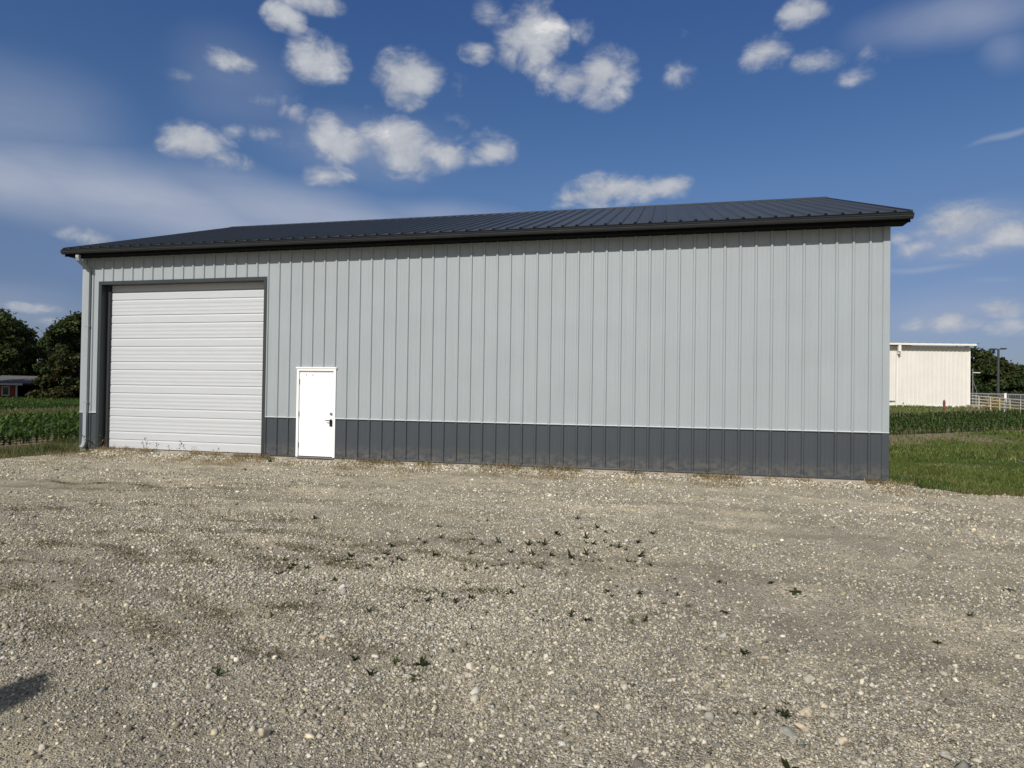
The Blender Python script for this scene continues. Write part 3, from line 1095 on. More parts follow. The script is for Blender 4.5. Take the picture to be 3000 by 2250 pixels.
def blades(x, y, z, h, w, col, lean=.5):
    n = len(x)
    a = rng.uniform(0, 2 * np.pi, n)
    b_ = rng.uniform(0, 2 * np.pi, n)
    ln = rng.uniform(.1, 1, n) * lean * h
    V = np.zeros((n, 5, 3))
    dx, dy = np.cos(a) * w / 2, np.sin(a) * w / 2
    V[:, 0] = np.stack([x - dx, y - dy, z], -1)
    V[:, 1] = np.stack([x + dx, y + dy, z], -1)
    mx, my = x + np.cos(b_) * ln * .35, y + np.sin(b_) * ln * .35
    V[:, 2] = np.stack([mx + dx * .8, my + dy * .8, z + h * .6], -1)
    V[:, 3] = np.stack([mx - dx * .8, my - dy * .8, z + h * .6], -1)
    V[:, 4] = np.stack([x + np.cos(b_) * ln, y + np.sin(b_) * ln, z + h], -1)
    o = 5 * np.arange(n)[:, None]
    Q = np.concatenate([o + [0, 1, 2], o + [0, 2, 3], o + [3, 2, 4]], 0)
    return V.reshape(-1, 3), Q, np.repeat(col, 5, 0)


def join(parts):
    Vs, Fs, Cs, b0 = [], [], [], 0
    for v, f_, c in parts:
        Vs.append(v); Fs.append(f_ + b0); Cs.append(c)
        b0 += len(v)
    return np.concatenate(Vs), np.concatenate(Fs), np.concatenate(Cs)


def jitter(c, n, s=.25):
    return np.asarray(c)[None] * (1 + rng.normal(0, s, (n, 1))).clip(.35, 2) * (1 + rng.normal(0, .06, (n, 3)))


# lawn right of the shed
parts = []
for n, x0, x1, y0, y1, h0, h1, w in ((130000, 18.7, 27, -1.6, 6, .035, .10, .009), (90000, 18.7, 36, 6, 20, .05, .13, .018), (60000, 20, 60, 18, 46, .08, .16, .04)):
    x = rng.uniform(x0, x1, n)
    y = rng.uniform(y0, y1, n)
    qv = np.stack([x, y], -1) - PR[:2]
    en = qv @ enrm
    bare = np.sin(x * 1.3 + 2 * np.sin(y * .9)) + np.sin(y * 1.7 + x * .6)
    patch = np.sin(x * .9 + 1.7 * np.sin(y * .55)) * np.sin(y * .8 + .7 * np.sin(x * 1.1))
    k = (y > ytop(x) - .42 * rng.uniform(0, 1, n) ** 3) & ~((x < XR) & (y > 0)) & ((en < .5) | (en > 8.5))
    eu = qv @ edir
    k &= ~((en > -.5) & (en < 0) & (rng.uniform(0, 1, n) < .5))
    k &= ~((en > -3.6 + .8 * np.sin(x * 2.1) + .6 * np.sin(x * 5.3 + y)) & (en < 0) & (eu < 4.8 + .8 * np.sin(y * 3)) & (rng.uniform(0, 1, n) < .72))
    k &= rng.uniform(0, 1, n) < (.74 + .34 * patch)
    x, y, en, patch = x[k], y[k], en[k], patch[k]
    n = len(x)
    c = jitter((.092, .145, .024), n, .35)
    c = np.where((rng.uniform(0, 1, n) < .25 + .25 * (patch > .3))[:, None], jitter((.15, .175, .04), n), c)
    c = np.where((rng.uniform(0, 1, n) < .10 + .22 * (bare[k] > 1.0))[:, None], jitter((.24, .20, .10), n), c)
    nearedge = (y < ytop(x) + .5) & (rng.uniform(0, 1, n) < .35)
    c = np.where(nearedge[:, None], jitter((.22, .18, .09), n), c)
    c = np.where((rng.uniform(0, 1, n) < .6 * (patch < -.15))[:, None], jitter((.055, .10, .02), n), c)
    h = rng.uniform(h0, h1, n) * (1 + .45 * patch)
    parts.append(blades(x, y, height(x, y) - .005, h, w * rng.uniform(.6, 1.4, n), c, .9))
# white clover heads
n = 900
x = rng.uniform(20, 30, n)
y = rng.uniform(1, 9, n)
cl = np.sin(x * 1.2 + 1.0) * np.sin(y * 1.5 + x * .4) > .25
x, y = x[cl], y[cl]
parts.append(blades(x, y, height(x, y) + .07, np.full(len(x), .022), np.full(len(x), .02), jitter((.5, .5, .42), len(x), .1), .2))
v, f_, c = join(parts)
tag(link('lawn_grass', big_mesh('lawn_grass', v, f_, 3, c), M_LEAF), kind='stuff')

# rough dry and green grass left of the shed
parts = []
n = 70000
x = rng.uniform(-3.9, .6, n)
y = rng.uniform(-6, 9, n)
k = (y > ytop(x) - .25 * rng.uniform(0, 1, n) ** 2) & ~((x > XL - .03) & (y > -.04)) & (x > -3.4 + .35 * np.sin(y * 2.1))
k &= rng.uniform(0, 1, n) < .62 + .4 * np.sin(x * 2.2 + np.sin(y * 1.7) * 1.5) * np.sin(y * 2.4)
x, y = x[k], y[k]
n = len(x)
gr = np.sin(x * 1.9 + 1.2) * np.sin(y * 1.5 + .6 * x) + .5 * rng.normal(0, 1, n)
c = np.where((gr > .35)[:, None], jitter((.075, .10, .025), n), jitter((.20, .155, .085), n))
parts.append(blades(x, y, height(x, y), rng.uniform(.04, .15, n) * np.where(gr > .5, 1.5, .8), rng.uniform(.006, .014, n), c, 1.0))
# the strip of grass between the two corn fields and beyond
n = 50000
x = rng.uniform(-24, -12, n)
y = rng.uniform(-6, 50, n)
c = jitter((.10, .125, .03), n)
c = np.where((rng.uniform(0, 1, n) < .3)[:, None], jitter((.17, .15, .06), n), c)
parts.append(blades(x, y, height(x, y), rng.uniform(.12, .3, n), rng.uniform(.02, .045, n), c, .8))
n = 30000
x = rng.uniform(-95, -60, n)
y = rng.uniform(10, 110, n)
c = jitter((.08, .105, .03), n)
parts.append(blades(x, y, height(x, y), rng.uniform(.3, .75, n), rng.uniform(.05, .11, n), c, .6))
v, f_, c = join(parts)
tag(link('rough_grass', big_mesh('rough_grass', v, f_, 3, c), M_LEAF), kind='stuff')

# dry tufts along the footing and in thin patches on the lot
parts = []
n = 52000
x = rng.uniform(-.1, 19.2, n)
y = -.02 - 1.5 * rng.uniform(0, 1, n) ** 2.0
cl = np.sin(x * 1.7 + .5) + np.sin(x * 4.1 + 1.3) + .8 * np.sin(x * 9.3 + y * 5)
k = rng.uniform(-.9, 2.4, n) < cl - .5 * (x > 14)
k &= ~((x > 5.6) & (x < 6.9) & (y > -.3))
x, y = x[k], y[k]
n = len(x)
c = jitter((.36, .275, .155), n)
c = np.where((rng.uniform(0, 1, n) < .22)[:, None], jitter((.10, .105, .04), n), c)
parts.append(blades(x, y, lot_z(x, y) - .003, rng.uniform(.015, .075, n) * (1 + .9 * (y > -.25)), rng.uniform(.005, .012, n), c, 1.6))
n = 9000
x = rng.uniform(1, 14, n)
y = rng.uniform(-11.0, -2.5, n)
cl = np.sin(x * .9 + 1.3 * np.sin(y * 1.1)) * np.sin(y * 1.6 + .9 * np.sin(x * .7))
k = (rng.uniform(-.2, 1.4, n) < cl) & (rng.uniform(0, 1, n) < .4)
x, y = x[k], y[k]
n = len(x)
c = np.where((rng.uniform(0, 1, n) < .3)[:, None], jitter((.12, .115, .05), n), jitter((.21, .17, .10), n))
parts.append(blades(x, y, lot_z(x, y) - .002, rng.uniform(.008, .03, n), rng.uniform(.004, .009, n), c, 1.8))
n = 60000
ci = rng.integers(0, len(STK), n)
x = STK[ci, 0] + rng.normal(0, .8, n) * STK_R[ci, 0]
y = STK[ci, 1] + rng.normal(0, .8, n) * STK_R[ci, 1] + .12 * np.sin(3 * (x - STK[ci, 0]))
k = in_lot(x, y) & (rng.uniform(0, 1, n) < .35 + .3 * np.sin(x * 7 + y * 11))
x, y = x[k], y[k]
n = len(x)
c = np.where((rng.uniform(0, 1, n) < .45)[:, None], jitter((.085, .085, .032), n), jitter((.17, .14, .075), n))
parts.append(blades(x, y, lot_z(x, y) - .003, rng.uniform(.008, .028, n), rng.uniform(.004, .010, n), c, 1.8))
v, f_, c = join(parts)
tag(link('dry_grass', big_mesh('dry_grass', v, f_, 3, c), M_LEAF), kind='stuff')


# ---- corn
def corn_plant(seed, h=.62, nl=8, seg=5):
    r = np.random.default_rng(seed)
    V, Fq = [], []
    st = h * .62
    for i in range(3):
        z = st * i / 2
        rr = .011 * (1 - .5 * i / 2)
        for k in range(4):
            a = k * math.pi / 2
            V.append((rr * math.cos(a), rr * math.sin(a), z))
    for i in range(2):
        for k in range(4):
            Fq.append((i * 4 + k, i * 4 + (k + 1) % 4, i * 4 + 4 + (k + 1) % 4, i * 4 + 4 + k))
    a0 = r.uniform(0, math.pi)
    for i in range(nl):
        q = i / (nl - 1)
        z0 = h * (.10 + .5 * q)
        az_ = a0 + i * math.pi + r.normal(0, .5)
        L = h * r.uniform(.55, .85) * (1.0 - .25 * abs(q - .5))
        pitch = RAD(50 + 22 * q + r.normal(0, 6))
        droop = r.uniform(1.4, 2.4) * (1 - .35 * q)
        p = np.array([0.0, 0.0, z0])
        b0 = len(V)
        for s in range(seg + 1):
            u = s / seg
            w = .040 * (h / .62) * math.sin(math.pi * min(1, .22 + .78 * u)) ** .7 if s < seg else .002
            dirh = np.array([math.cos(az_), math.sin(az_), 0])
            side = np.array([-math.sin(az_), math.cos(az_), 0])
            V.append(tuple(p - side * w))
            V.append(tuple(p + side * w + np.array([0, 0, .008])))
            ang = pitch - droop * u
            p = p + (dirh * math.cos(ang) + np.array([0, 0, math.sin(ang)])) * L / seg
        for s in range(seg):
            Fq.append((b0 + 2 * s, b0 + 2 * s + 1, b0 + 2 * s + 3, b0 + 2 * s + 2))
    V = np.array(V)
    tone = r.uniform(.85, 1.15)
    C = np.tile(np.array([.052, .094, .018]) * tone, (len(V), 1))
    C[12:] *= r.uniform(.8, 1.25, (len(V) - 12, 1))
    return V, np.array(Fq), C


CORN_SRC = [corn_plant(s) for s in range(8)]
CORN_ME = [big_mesh('corn_plant', v, f_, 4, c) for v, f_, c in CORN_SRC]
for m_ in CORN_ME:
    m_.materials.append(M_CORN)


def corn_single(x, y, label, group, s):
    i = random.randrange(8)
    o = bpy.data.objects.new('corn_plant', CORN_ME[i])
    COL.objects.link(o)
    o.location = (x, y, float(height(x, y)) - .01)
    o.rotation_euler = (random.gauss(0, .06), random.gauss(0, .06), random.uniform(0, 6.28))
    o.scale = (s, s, s * random.uniform(.9, 1.1))
    tag(o, label, 'corn plant', group)


def corn_mass(pts, s0, s1):
    out = []
    which = rng.integers(0, 8, len(pts))
    for i in range(8):
        P_ = pts[which == i]
        n = len(P_)
        if not n:
            continue
        v, f_, c = CORN_SRC[i]
        a = rng.uniform(0, 2 * np.pi, n)
        s = rng.uniform(s0, s1, n)
        ca, sa = np.cos(a)[:, None], np.sin(a)[:, None]
        W_ = np.zeros((n, len(v), 3))
        W_[:, :, 0] = (v[None, :, 0] * ca - v[None, :, 1] * sa) * s[:, None] + P_[:, 0:1]
        W_[:, :, 1] = (v[None, :, 0] * sa + v[None, :, 1] * ca) * s[:, None] + P_[:, 1:2]
        W_[:, :, 2] = v[None, :, 2] * s[:, None] + height(P_[:, 0], P_[:, 1])[:, None] - .01
        F2 = (f_[None] + len(v) * np.arange(n)[:, None, None]).reshape(-1, 4)
        C2 = (c[None] * rng.uniform(.8, 1.2, (n, 1, 1))).reshape(-1, 3)
        out.append((W_.reshape(-1, 3), F2, C2))
    return join(out)


# left field: rows run along the shed's end wall
for r in range(3):
    y = .2 + .07 * r
    while y < 6.4:
        corn_single(CORN_L - .76 * r + random.gauss(0, .03), y, 'young green corn plant in the front rows left of the shed',
                    'corn plants in the front rows left of the shed', random.uniform(.62, .86))
        y += random.uniform(.15, .24)
L_ = []
for r in range(0, 13):
    ys = np.arange(-7, 30, .19)
    if r < 3:
        ys = ys[(ys < .1) | (ys > 6.5)]
    L_.append(np.stack([np.full(len(ys), CORN_L - .76 * r) + rng.normal(0, .03, len(ys)), ys + rng.normal(0, .04, len(ys))], -1))
for r in range(0, 46):
    ys = np.arange(4, 75, .36)
    L_.append(np.stack([np.full(len(ys), -25 - .76 * r) + rng.normal(0, .05, len(ys)), ys + rng.normal(0, .08, len(ys))], -1))
L_ = np.concatenate(L_)
v, f_, c = corn_mass(L_, .68, .95)
tag(link('corn_crop', big_mesh('corn_crop', v, f_, 4, c), M_CORN), kind='stuff')
# right field
for r in range(2):
    u = -1.0 + .08 * r
    while u < 10.5:
        p = PR[:2] + edir * u + enrm * (.76 * r + random.gauss(0, .04))
        corn_single(p[0], p[1], 'young green corn plant in the front rows between the lawn and the white building',
                    'corn plants in the front rows right of the shed', random.uniform(.44, .60))
        u += random.uniform(.11, .19)
L_ = []
for r in range(0, 10):
    us = np.arange(-8, 30, .12)
    if r < 2:
        us = us[(us < -1.1) | (us > 10.6)]
    P_ = PR[None, :2] + edir[None] * (us + rng.normal(0, .04, len(us)))[:, None] + enrm[None] * (.76 * r + rng.normal(0, .04, len(us)))[:, None]
    L_.append(P_)
L_ = np.concatenate(L_)
L_ = L_[~((L_[:, 0] < XR + .6) & (L_[:, 1] < DEPTH + .6))]
v, f_, c = corn_mass(L_, .44, .60)
tag(link('corn_crop', big_mesh('corn_crop', v, f_, 4, c), M_CORN), kind='stuff')


# ---- weeds on the gravel
def weed_mesh(seed, nl, col, up, wide):
    r = np.random.default_rng(seed)
    V, Fq, C = [], [], []
    for i in range(nl):
        a = 2 * math.pi * i / nl + r.normal(0, .35)
        L = r.uniform(.6, 1.1)
        pit = RAD(np.clip(up + r.normal(0, 14), 6, 85))
        w = wide * r.uniform(.7, 1.2)
        side = np.array([-math.sin(a), math.cos(a), 0])
        p = np.zeros(3)
        b0 = len(V)
        for s in range(5):
            u = s / 4
            ww = w * (.35, .9, 1.0, .7, .06)[s]
            V += [p - side * ww, p + side * ww + np.array([0, 0, .03])]
            C += [np.array(col) * r.uniform(.8, 1.2)] * 2
            an = pit - .9 * u
            p = p + np.array([math.cos(a) * math.cos(an), math.sin(a) * math.cos(an), math.sin(an)]) * L / 4
        for s in range(4):
            Fq.append((b0 + 2 * s, b0 + 2 * s + 1, b0 + 2 * s + 3, b0 + 2 * s + 2))
    m_ = big_mesh('weed', np.array(V), np.array(Fq), 4, np.array(C))
    m_.materials.append(bpy.data.materials['weed leaf'])
    return m_


G_D, G_R, G_L = (.026, .032, .010), (.08, .035, .022), (.075, .10, .025)
WEEDS = {'dark': [weed_mesh(s, 7 + s % 4, G_D, 42, .12) for s in range(5)],
         'red': [weed_mesh(20 + s, 6, G_R, 30, .14) for s in range(2)],
         'light': [weed_mesh(30 + s, 14, G_L, 55, .06) for s in range(3)]}
WEEDS['low'] = [weed_mesh(40 + s, 9, (.05, .055, .02), 14, .15) for s in range(3)]
WL = {'low': 'tiny low weed seedling among the gravel stones',
      'dark': 'small dark green spiky weed sprouting from the gravel',
      'red': 'small reddish brown weed lying low on the gravel',
      'light': 'thin grassy light green tuft growing in the gravel'}
A_ = [(225, 132), (893, 175), (1065, 215), (785, 245), (820, 262), (905, 235), (1075, 245), (1130, 270), (1215, 258), (1378, 272), (1435, 262), (1465, 270), (1530, 215), (1640, 130), (1795, 205), (1690, 235), (1690, 262), (1730, 268), (1790, 255), (1825, 278), (1865, 285), (1905, 300), (1970, 262), (2045, 212), (605, 325), (640, 280), (870, 328), (1062, 322), (1285, 310), (1400, 322), (1500, 330), (1605, 340), (1660, 355), (1690, 322), (1735, 318), (1980, 335), (1915, 360), (1965, 385), (2035, 380), (2005, 412), (1825, 400), (1580, 430), (1450, 372), (1445, 400), (1350, 370), (1295, 380), (1255, 375), (1215, 355), (1150, 400), (1035, 410), (700, 358), (640, 368), (550, 350), (520, 385), (455, 400), (330, 465), (180, 395), (60, 355), (115, 300), (415, 335), (1040, 480), (1285, 535), (1350, 500), (915, 550), (955, 548), (1065, 560), (980, 578), (830, 575), (765, 578), (690, 615), (515, 630), (1150, 640), (1610, 655), (1805, 525), (1855, 495), (1830, 550), (1875, 515), (1975, 535), (2110, 590), (2185, 548), (1690, 680), (1450, 678), (1940, 700), (45, 420), (110, 380), (270, 520), (400, 350), (350, 360), (300, 375), (20, 430), (90, 400), (680, 350), (1190, 385), (1230, 382), (1320, 400), (1100, 390), (1750, 180), (1660, 185)]
B_ = [(235, 15), (570, 22), (400, 480), (470, 870), (660, 885), (1650, 405), (30, 175), (280, 215), (1860, 235)]
pts = [(800 + .5425 * a, 1450 + .5425 * b) for a, b in A_] + [(2000 + .4521 * a, 1700 + .4521 * b) for a, b in B_]
RED = {45, 46, 51, 52, 88, 92, 93}


def weed(px, py, kind, size, label):
    d = ray(px, py)
    z = -.095
    for _ in range(3):
        p = CAM + d * ((z - CAM[2]) / d[2])
        z = float(lot_z(p[0], p[1]))
    o = bpy.data.objects.new('weed', random.choice(WEEDS[kind]))
    COL.objects.link(o)
    o.location = (p[0], p[1], z)
    o.rotation_euler = (0, 0, random.uniform(0, 6.28))
    o.scale = (size, size, size * random.uniform(.7, 1.1))
    tag(o, label, 'weed', 'weeds sprouting from the gravel')


for i, (px, py) in enumerate(pts):
    kind = 'red' if i in RED else ('light' if i % 11 == 5 else 'dark')
    weed(px, py, kind, random.uniform(.040, .085) * (1.15 if py < 1640 else .8), WL[kind])
for i in range(140):
    px, py = random.choice(pts + STREAK + STREAK)
    weed(px + random.gauss(0, 45), min(max(py + random.gauss(0, 16), 1470), 2200), random.choice(['dark', 'dark', 'light', 'red', 'low']), random.uniform(.016, .04), WL['low'])
weed(1234, 1952, 'dark', .085, 'dark star shaped weed left of the bright white angular stone')
weed(1083, 1979, 'dark', .06, 'low dark weed patch left of the star shaped weed')
weed(1218, 1987, 'low', .07, 'flat dark weed just below the star shaped weed')
weed(1157, 1946, 'light', .065, 'faint green sprout beside the star shaped weed')
weed(1039, 1935, 'dark', .06, 'little dark weed farthest left in the foreground row of weeds')
weed(1890, 1819, 'dark', .06, 'single upright dark weed alone right of the middle gravel')
weed(2330, 1735, 'low', .095, 'widest dark weed in the right half of the gravel')
weed(2957, 1729, 'low', .10, 'dark weed near the right edge of the gravel')
weed(637, 1981, 'light', .09, 'bright green grassy clump in the left foreground gravel')
weed(2312, 2268, 'dark', .085, 'broad leaf weed cut by the bottom edge of the view')
weed(792, 1355, 'light', .22, 'bushy green weed at the foot of the dark door jamb')
weed(2700, 1431, 'light', .2, 'pale weed at the corner of the gravel beside the lawn')


# tall stalks with small seed heads in front of the roller door and the footing
def stalk_mesh(seed, dry):
    r = np.random.default_rng(seed)
    V, Fq, C = [], [], []
    cs = np.array((.21, .16, .085) if dry else (.10, .11, .045))

    def strip(p0, p1, w):
        b0 = len(V)
        t_ = p1 - p0
        for sd in (np.array([w, 0, 0]), np.array([0, w, 0])):
            b0 = len(V)
            V.extend([p0 - sd, p0 + sd, p1 + sd * .7, p1 - sd * .7])
            C.extend([cs * r.uniform(.8, 1.2)] * 4)
            Fq.append((b0, b0 + 1, b0 + 2, b0 + 3))
    p = np.zeros(3)
    d = np.array([r.normal(0, .15), r.normal(0, .1), 1.0])
    tips = []
    for s in range(5):
        p2 = p + d / np.linalg.norm(d) * .2
        strip(p, p2, .009)
        if s >= 1:
            for _ in range(2):
                bd = np.array([r.normal(0, .8), r.normal(0, .8), r.uniform(.2, .9)])
                e = p2 + bd / np.linalg.norm(bd) * r.uniform(.12, .26)
                strip(p2, e, .006)
                tips.append(e)
        d = d + np.array([r.normal(0, .18), r.normal(0, .18), 0])
        p = p2
    tips.append(p)
    for e in tips:
        for _ in range(3):
            b0 = len(V)
            a = r.normal(0, 1, 3) * .03
            q_ = r.normal(0, 1, 3) * .03
            V.extend([e - a, e + q_, e + a, e - q_])
            C.extend([cs * r.uniform(.7, 1.5)] * 4)
            Fq.append((b0, b0 + 1, b0 + 2, b0 + 3))
    m_ = big_mesh('tall_weed', np.array(V), np.array(Fq), 4, np.array(C))
    m_.materials.append(M_LEAF)
    return m_


STALK = [stalk_mesh(s, s % 2 == 0) for s in range(6)]


def stalk(x, y, h, label, group):
    o = bpy.data.objects.new('tall_weed', random.choice(STALK))
    COL.objects.link(o)
    o.location = (x, y, float(lot_z(x, y)) - .005)
    o.rotation_euler = (0, 0, random.uniform(0, 6.28))
    o.scale = (h, h, h)
    tag(o, label, 'weed', group)


for x, h in ((.12, .44), (.28, .30), (-.2, .40), (-.32, .28), (.95, .14), (1.55, .26), (1.75, .36), (1.9, .28), (2.4, .22), (2.55, .32), (2.75, .24), (3.0, .2), (3.15, .22), (3.6, .16), (3.75, .2), (4.05, .14), (4.25, .13)):
    stalk(x, -.10 - random.uniform(0, .2), h, 'thin dry stalk with seed heads standing in front of the roller door', 'dry stalks in front of the roller door')
for x, h in ((8.95, .13), (9.1, .16), (9.55, .1), (10.4, .15), (11.1, .12), (11.85, .2), (12.0, .14), (12.35, .17), (12.9, .13), (13.5, .22), (13.65, .16), (14.8, .12), (16.1, .1)):
    stalk(x, -.05 - random.uniform(0, .08), h, 'short dry stalk standing against the charcoal band of the wall', 'dry stalks along the charcoal band')
stalk(5.5, -.08, .17, 'small green plant at the foot of the wall left of the white door', 'dry stalks along the charcoal band')


# ------------------------------------------------------------------ trees
def tree(name, label, x, y, h, w, seed, base=(.038, .058, .017), crown0=.12, leaf=.21, nclump=70, nleaf=190, cone=False, group='trees in the background', lean=0):
    r = np.random.default_rng(seed)
    z0 = float(height(x, y)) - .1
    root = empty(name, (x, y, z0), label, 'tree', group)
    C0 = np.array([x, y, z0])
    tr = MB()
    tops = []
    bend = r.normal(0, .25, 2)
    path = [C0 + np.array([bend[0] * q * q, bend[1] * q * q, h * .82 * q]) for q in np.linspace(0, 1, 8)]
    r0 = .022 * h + .08
    tr.tube(path, [r0 * (1 - .85 * q) for q in np.linspace(0, 1, 8)], 9)
    cl = []
    for i in range(nclump):
        if cone:
            q = r.uniform(0, 1) ** 1.3
            zc = crown0 * h + (h - crown0 * h) * q
            rad = w / 2 * (1 - q) ** .8 * math.sqrt(r.uniform(.3, 1))
        else:
            q = r.uniform(0, 1)
            zc = crown0 * h + (h * .97 - crown0 * h) * q
            env = math.sin(math.pi * min(.98, .18 + .80 * q)) ** .6
            rad = w / 2 * env * math.sqrt(r.uniform(.1, 1)) * r.uniform(.75, 1.12)
        a = r.uniform(0, 2 * math.pi)
        cl.append(C0 + np.array([math.cos(a) * rad, math.sin(a) * rad, zc]))
    for c in cl[::3]:
        qb = max(.12, min(.8, (c[2] - z0) / h - r.uniform(.12, .3)))
        j = qb / .82 * 7
        b_ = path[min(7, int(j))]
        mid = (b_ + c) / 2 + np.array([0, 0, -.05 * h * r.uniform(0, 1)])
        tr.tube([b_, mid, c], [r0 * .35, r0 * .2, .02], 5, cap=False)
    tr.build('trunk', M_BARK, root, smooth=True)
    Vs, Cs = [], []
    for c in cl:
        n = int(nleaf * r.uniform(.6, 1.4))
        cr = w * (.085 if not cone else .075) * r.uniform(.6, 1.4)
        d = r.normal(0, 1, (n, 3))
        d /= np.linalg.norm(d, axis=1)[:, None]
        rad = cr * r.uniform(.25, 1.0, n) ** .55 * (1 + .35 * r.normal(0, 1, n))
        P_ = c + d * rad[:, None] * np.array([1.15, 1.15, .75])
        nm = d * .6 + r.normal(0, .75, (n, 3)) + np.array([0, 0, .35])
        nm /= np.linalg.norm(nm, axis=1)[:, None]
        a = np.cross(nm, r.normal(0, 1, (n, 3)))
        a /= np.linalg.norm(a, axis=1)[:, None]
        b_ = np.cross(nm, a)
        s = leaf * r.uniform(.5, 1.25, n)[:, None]
        q = np.stack([P_ - a * s, P_ - b_ * s * .55, P_ + a * s, P_ + b_ * s * .55], 1)
        Vs.append(q.reshape(-1, 3))
        tone = np.asarray(base)[None] * r.uniform(.7, 1.3) * r.uniform(.7, 1.35, (n, 1))
        tone = tone * np.array([1 + r.uniform(-.1, .3), 1, 1])
        Cs.append(np.repeat(tone, 4, 0))
    Vs = np.concatenate(Vs)
    Fq = np.arange(len(Vs)).reshape(-1, 4)
    link('crown', big_mesh('crown', Vs, Fq, 4, np.concatenate(Cs)), M_TREE, root)
    return root


def put_tree(px, pytop, D, w, **kw):
    p = atdist(px, pytop, D)
    h = p[2] - float(height(p[0], p[1]))
    return tree(kw.pop('name', 'deciduous_tree'), kw.pop('label'), p[0], p[1], h, w, **kw)


put_tree(-30, 905, 80, 8.5, seed=1, crown0=.40, label='big dark green tree cut by the left edge of the view, behind the brick house', nclump=110)
put_tree(48, 948, 95, 5.6, seed=2, crown0=.30, label='rounded dark tree whose crown hangs over the roof of the brick house', nclump=90)
put_tree(118, 1006, 98, 6.0, seed=3, crown0=.15, label='lower dark tree filling the dip between the two tall trees on the left', nclump=80)
put_tree(172, 948, 90, 4.2, seed=4, label='tall loose tree with ragged top whose branches reach towards the dip', nclump=70, crown0=.2)
put_tree(222, 915, 92, 6.5, seed=5, label='tallest tree directly beside the left corner of the shed', nclump=100)
put_tree(185, 1030, 76, 5.6, seed=6, label='dense brownish green bushy tree in front of the tall trees left of the shed', nclump=90, crown0=.02, base=(.040, .046, .015), cone=True, name='bushy_tree')
put_tree(235, 1045, 78, 5.0, seed=16, label='bushy dark tree partly hidden by the left corner of the shed', nclump=70, crown0=.02, base=(.036, .044, .014), cone=True, name='bushy_tree')
put_tree(290, 930, 100, 8.0, seed=17, label='dark tree whose edge shows past the left corner of the shed', nclump=90)
put_tree(-150, 930, 100, 9.0, seed=18, label='dark tree just outside the left edge of the view', nclump=90)
put_tree(2850, 1018, 92, 7.5, seed=7, label='tall dark tree right behind the corner of the white building', nclump=100, crown0=.05)
put_tree(2905, 1050, 90, 6.5, seed=8, label='dark tree behind the lamp pole and left of it', nclump=90, crown0=.03)
put_tree(2955, 1072, 96, 6.5, seed=9, label='dark tree right of the lamp pole with gaps in its top', nclump=70, crown0=.03)
put_tree(3000, 1100, 88, 6.0, seed=10, label='low dark tree cut by the right edge of the view', nclump=80, crown0=.03)
put_tree(3080, 1085, 95, 8.0, seed=11, label='dark tree just outside the right edge of the view', nclump=80, crown0=.03)
put_tree(2780, 1040, 110, 8.0, seed=12, label='dark tree hidden mostly behind the white building', nclump=60)

# ------------------------------------------------------------------ brick house on the left
M_BRICK = bpy.data.materials.new('red brick')
M_BRICK.use_nodes = True
t = NT(M_BRICK.node_tree)
bk = t.n('ShaderNodeTexBrick')
t.put(bk.inputs['Vector'], t.n('ShaderNodeTexCoord').outputs['Object'])
bk.inputs['Color1'].default_value = (.24, .055, .03, 1)
bk.inputs['Color2'].default_value = (.32, .085, .045, 1)
bk.inputs['Mortar'].default_value = (.25, .15, .11, 1)
bk.inputs['Scale'].default_value = 4.5
bk.inputs['Mortar Size'].default_value = .012
t.put(M_BRICK.node_tree.nodes['Principled BSDF'].inputs['Base Color'], bk.outputs[0])
M_BRICK.node_tree.nodes['Principled BSDF'].inputs['Roughness'].default_value = .9
M_SHING = mat('grey shingles', (.10, .098, .095), .9, var=.35, vscale=9, bump=.4, bscale=30)
M_WHT = mat('white paint', (.74, .73, .70), .5, var=.05)
M_GLASS = mat('dark window glass', (.02, .025, .03), .08, spec=.6)
M_PORCHSHADE = mat('shade painted porch wood', (.025, .016, .012), .8, var=.3)  # shade of the porch recess painted in as a near-black base colour
D_H = 84.0
hp = atdist(45, 1155, D_H)
th = math.atan2(*(ray(60, 1150)[:2]))
hr = np.array([math.cos(th), -math.sin(th), 0.0])
hf = np.array([math.sin(th), math.cos(th), 0.0])
EAV = atdist(45, 1128, D_H)[2]
H0 = np.array([hp[0], hp[1], 0.0])
zb = EAV - 2.5
house = empty('brick_house', (hp[0], hp[1], zb), 'low red brick house with grey hipped roof and a small white framed window', 'house')


def hbox(name, m_, parent, *a, bevel=0):
    return MB().obox(H0, hr, hf, *a).build(name, m_, parent, bevel=bevel)


PX = D_H * math.cos(RAD(0)) / F_PX * .80       # metres per pixel there
hbox('wall', M_BRICK, house, -7.5, 0, 0, 7.5, zb, EAV)
hbox('corner_post', M_WHT, house, .004, .16, -.05, .1, zb, EAV)
hbox('porch_wall', M_PORCHSHADE, house, .004, 4.6, 2.6, 7.5, zb, EAV)
for xx in (2.3, 4.4):
    hbox('porch_post', M_PORCHSHADE, house, xx, xx + .14, .15, .29, zb, EAV)
win = hbox('window', M_GLASS, house, -1.04, -.56, -.02, .05, EAV - 1.0, EAV - .22)
wf = MB()
for a in ((-1.12, -1.04, -.06, .02, EAV - 1.08, EAV - .14), (-.56, -.48, -.06, .02, EAV - 1.08, EAV - .14), (-1.04, -.56, -.06, .02, EAV - 1.08, EAV - 1.0), (-1.04, -.56, -.06, .02, EAV - .22, EAV - .14)):
    wf.obox(H0, hr, hf, *a)
wf.build('frame', M_WHT, win)
hbox('fascia', M_WHT, house, -8.1, .55, -.62, -.5, EAV - .02, EAV + .18)
hbox('porch_fascia', M_PORCHSHADE, house, .56, 5.0, -.62, -.5, EAV - .02, EAV + .18)
rv = []
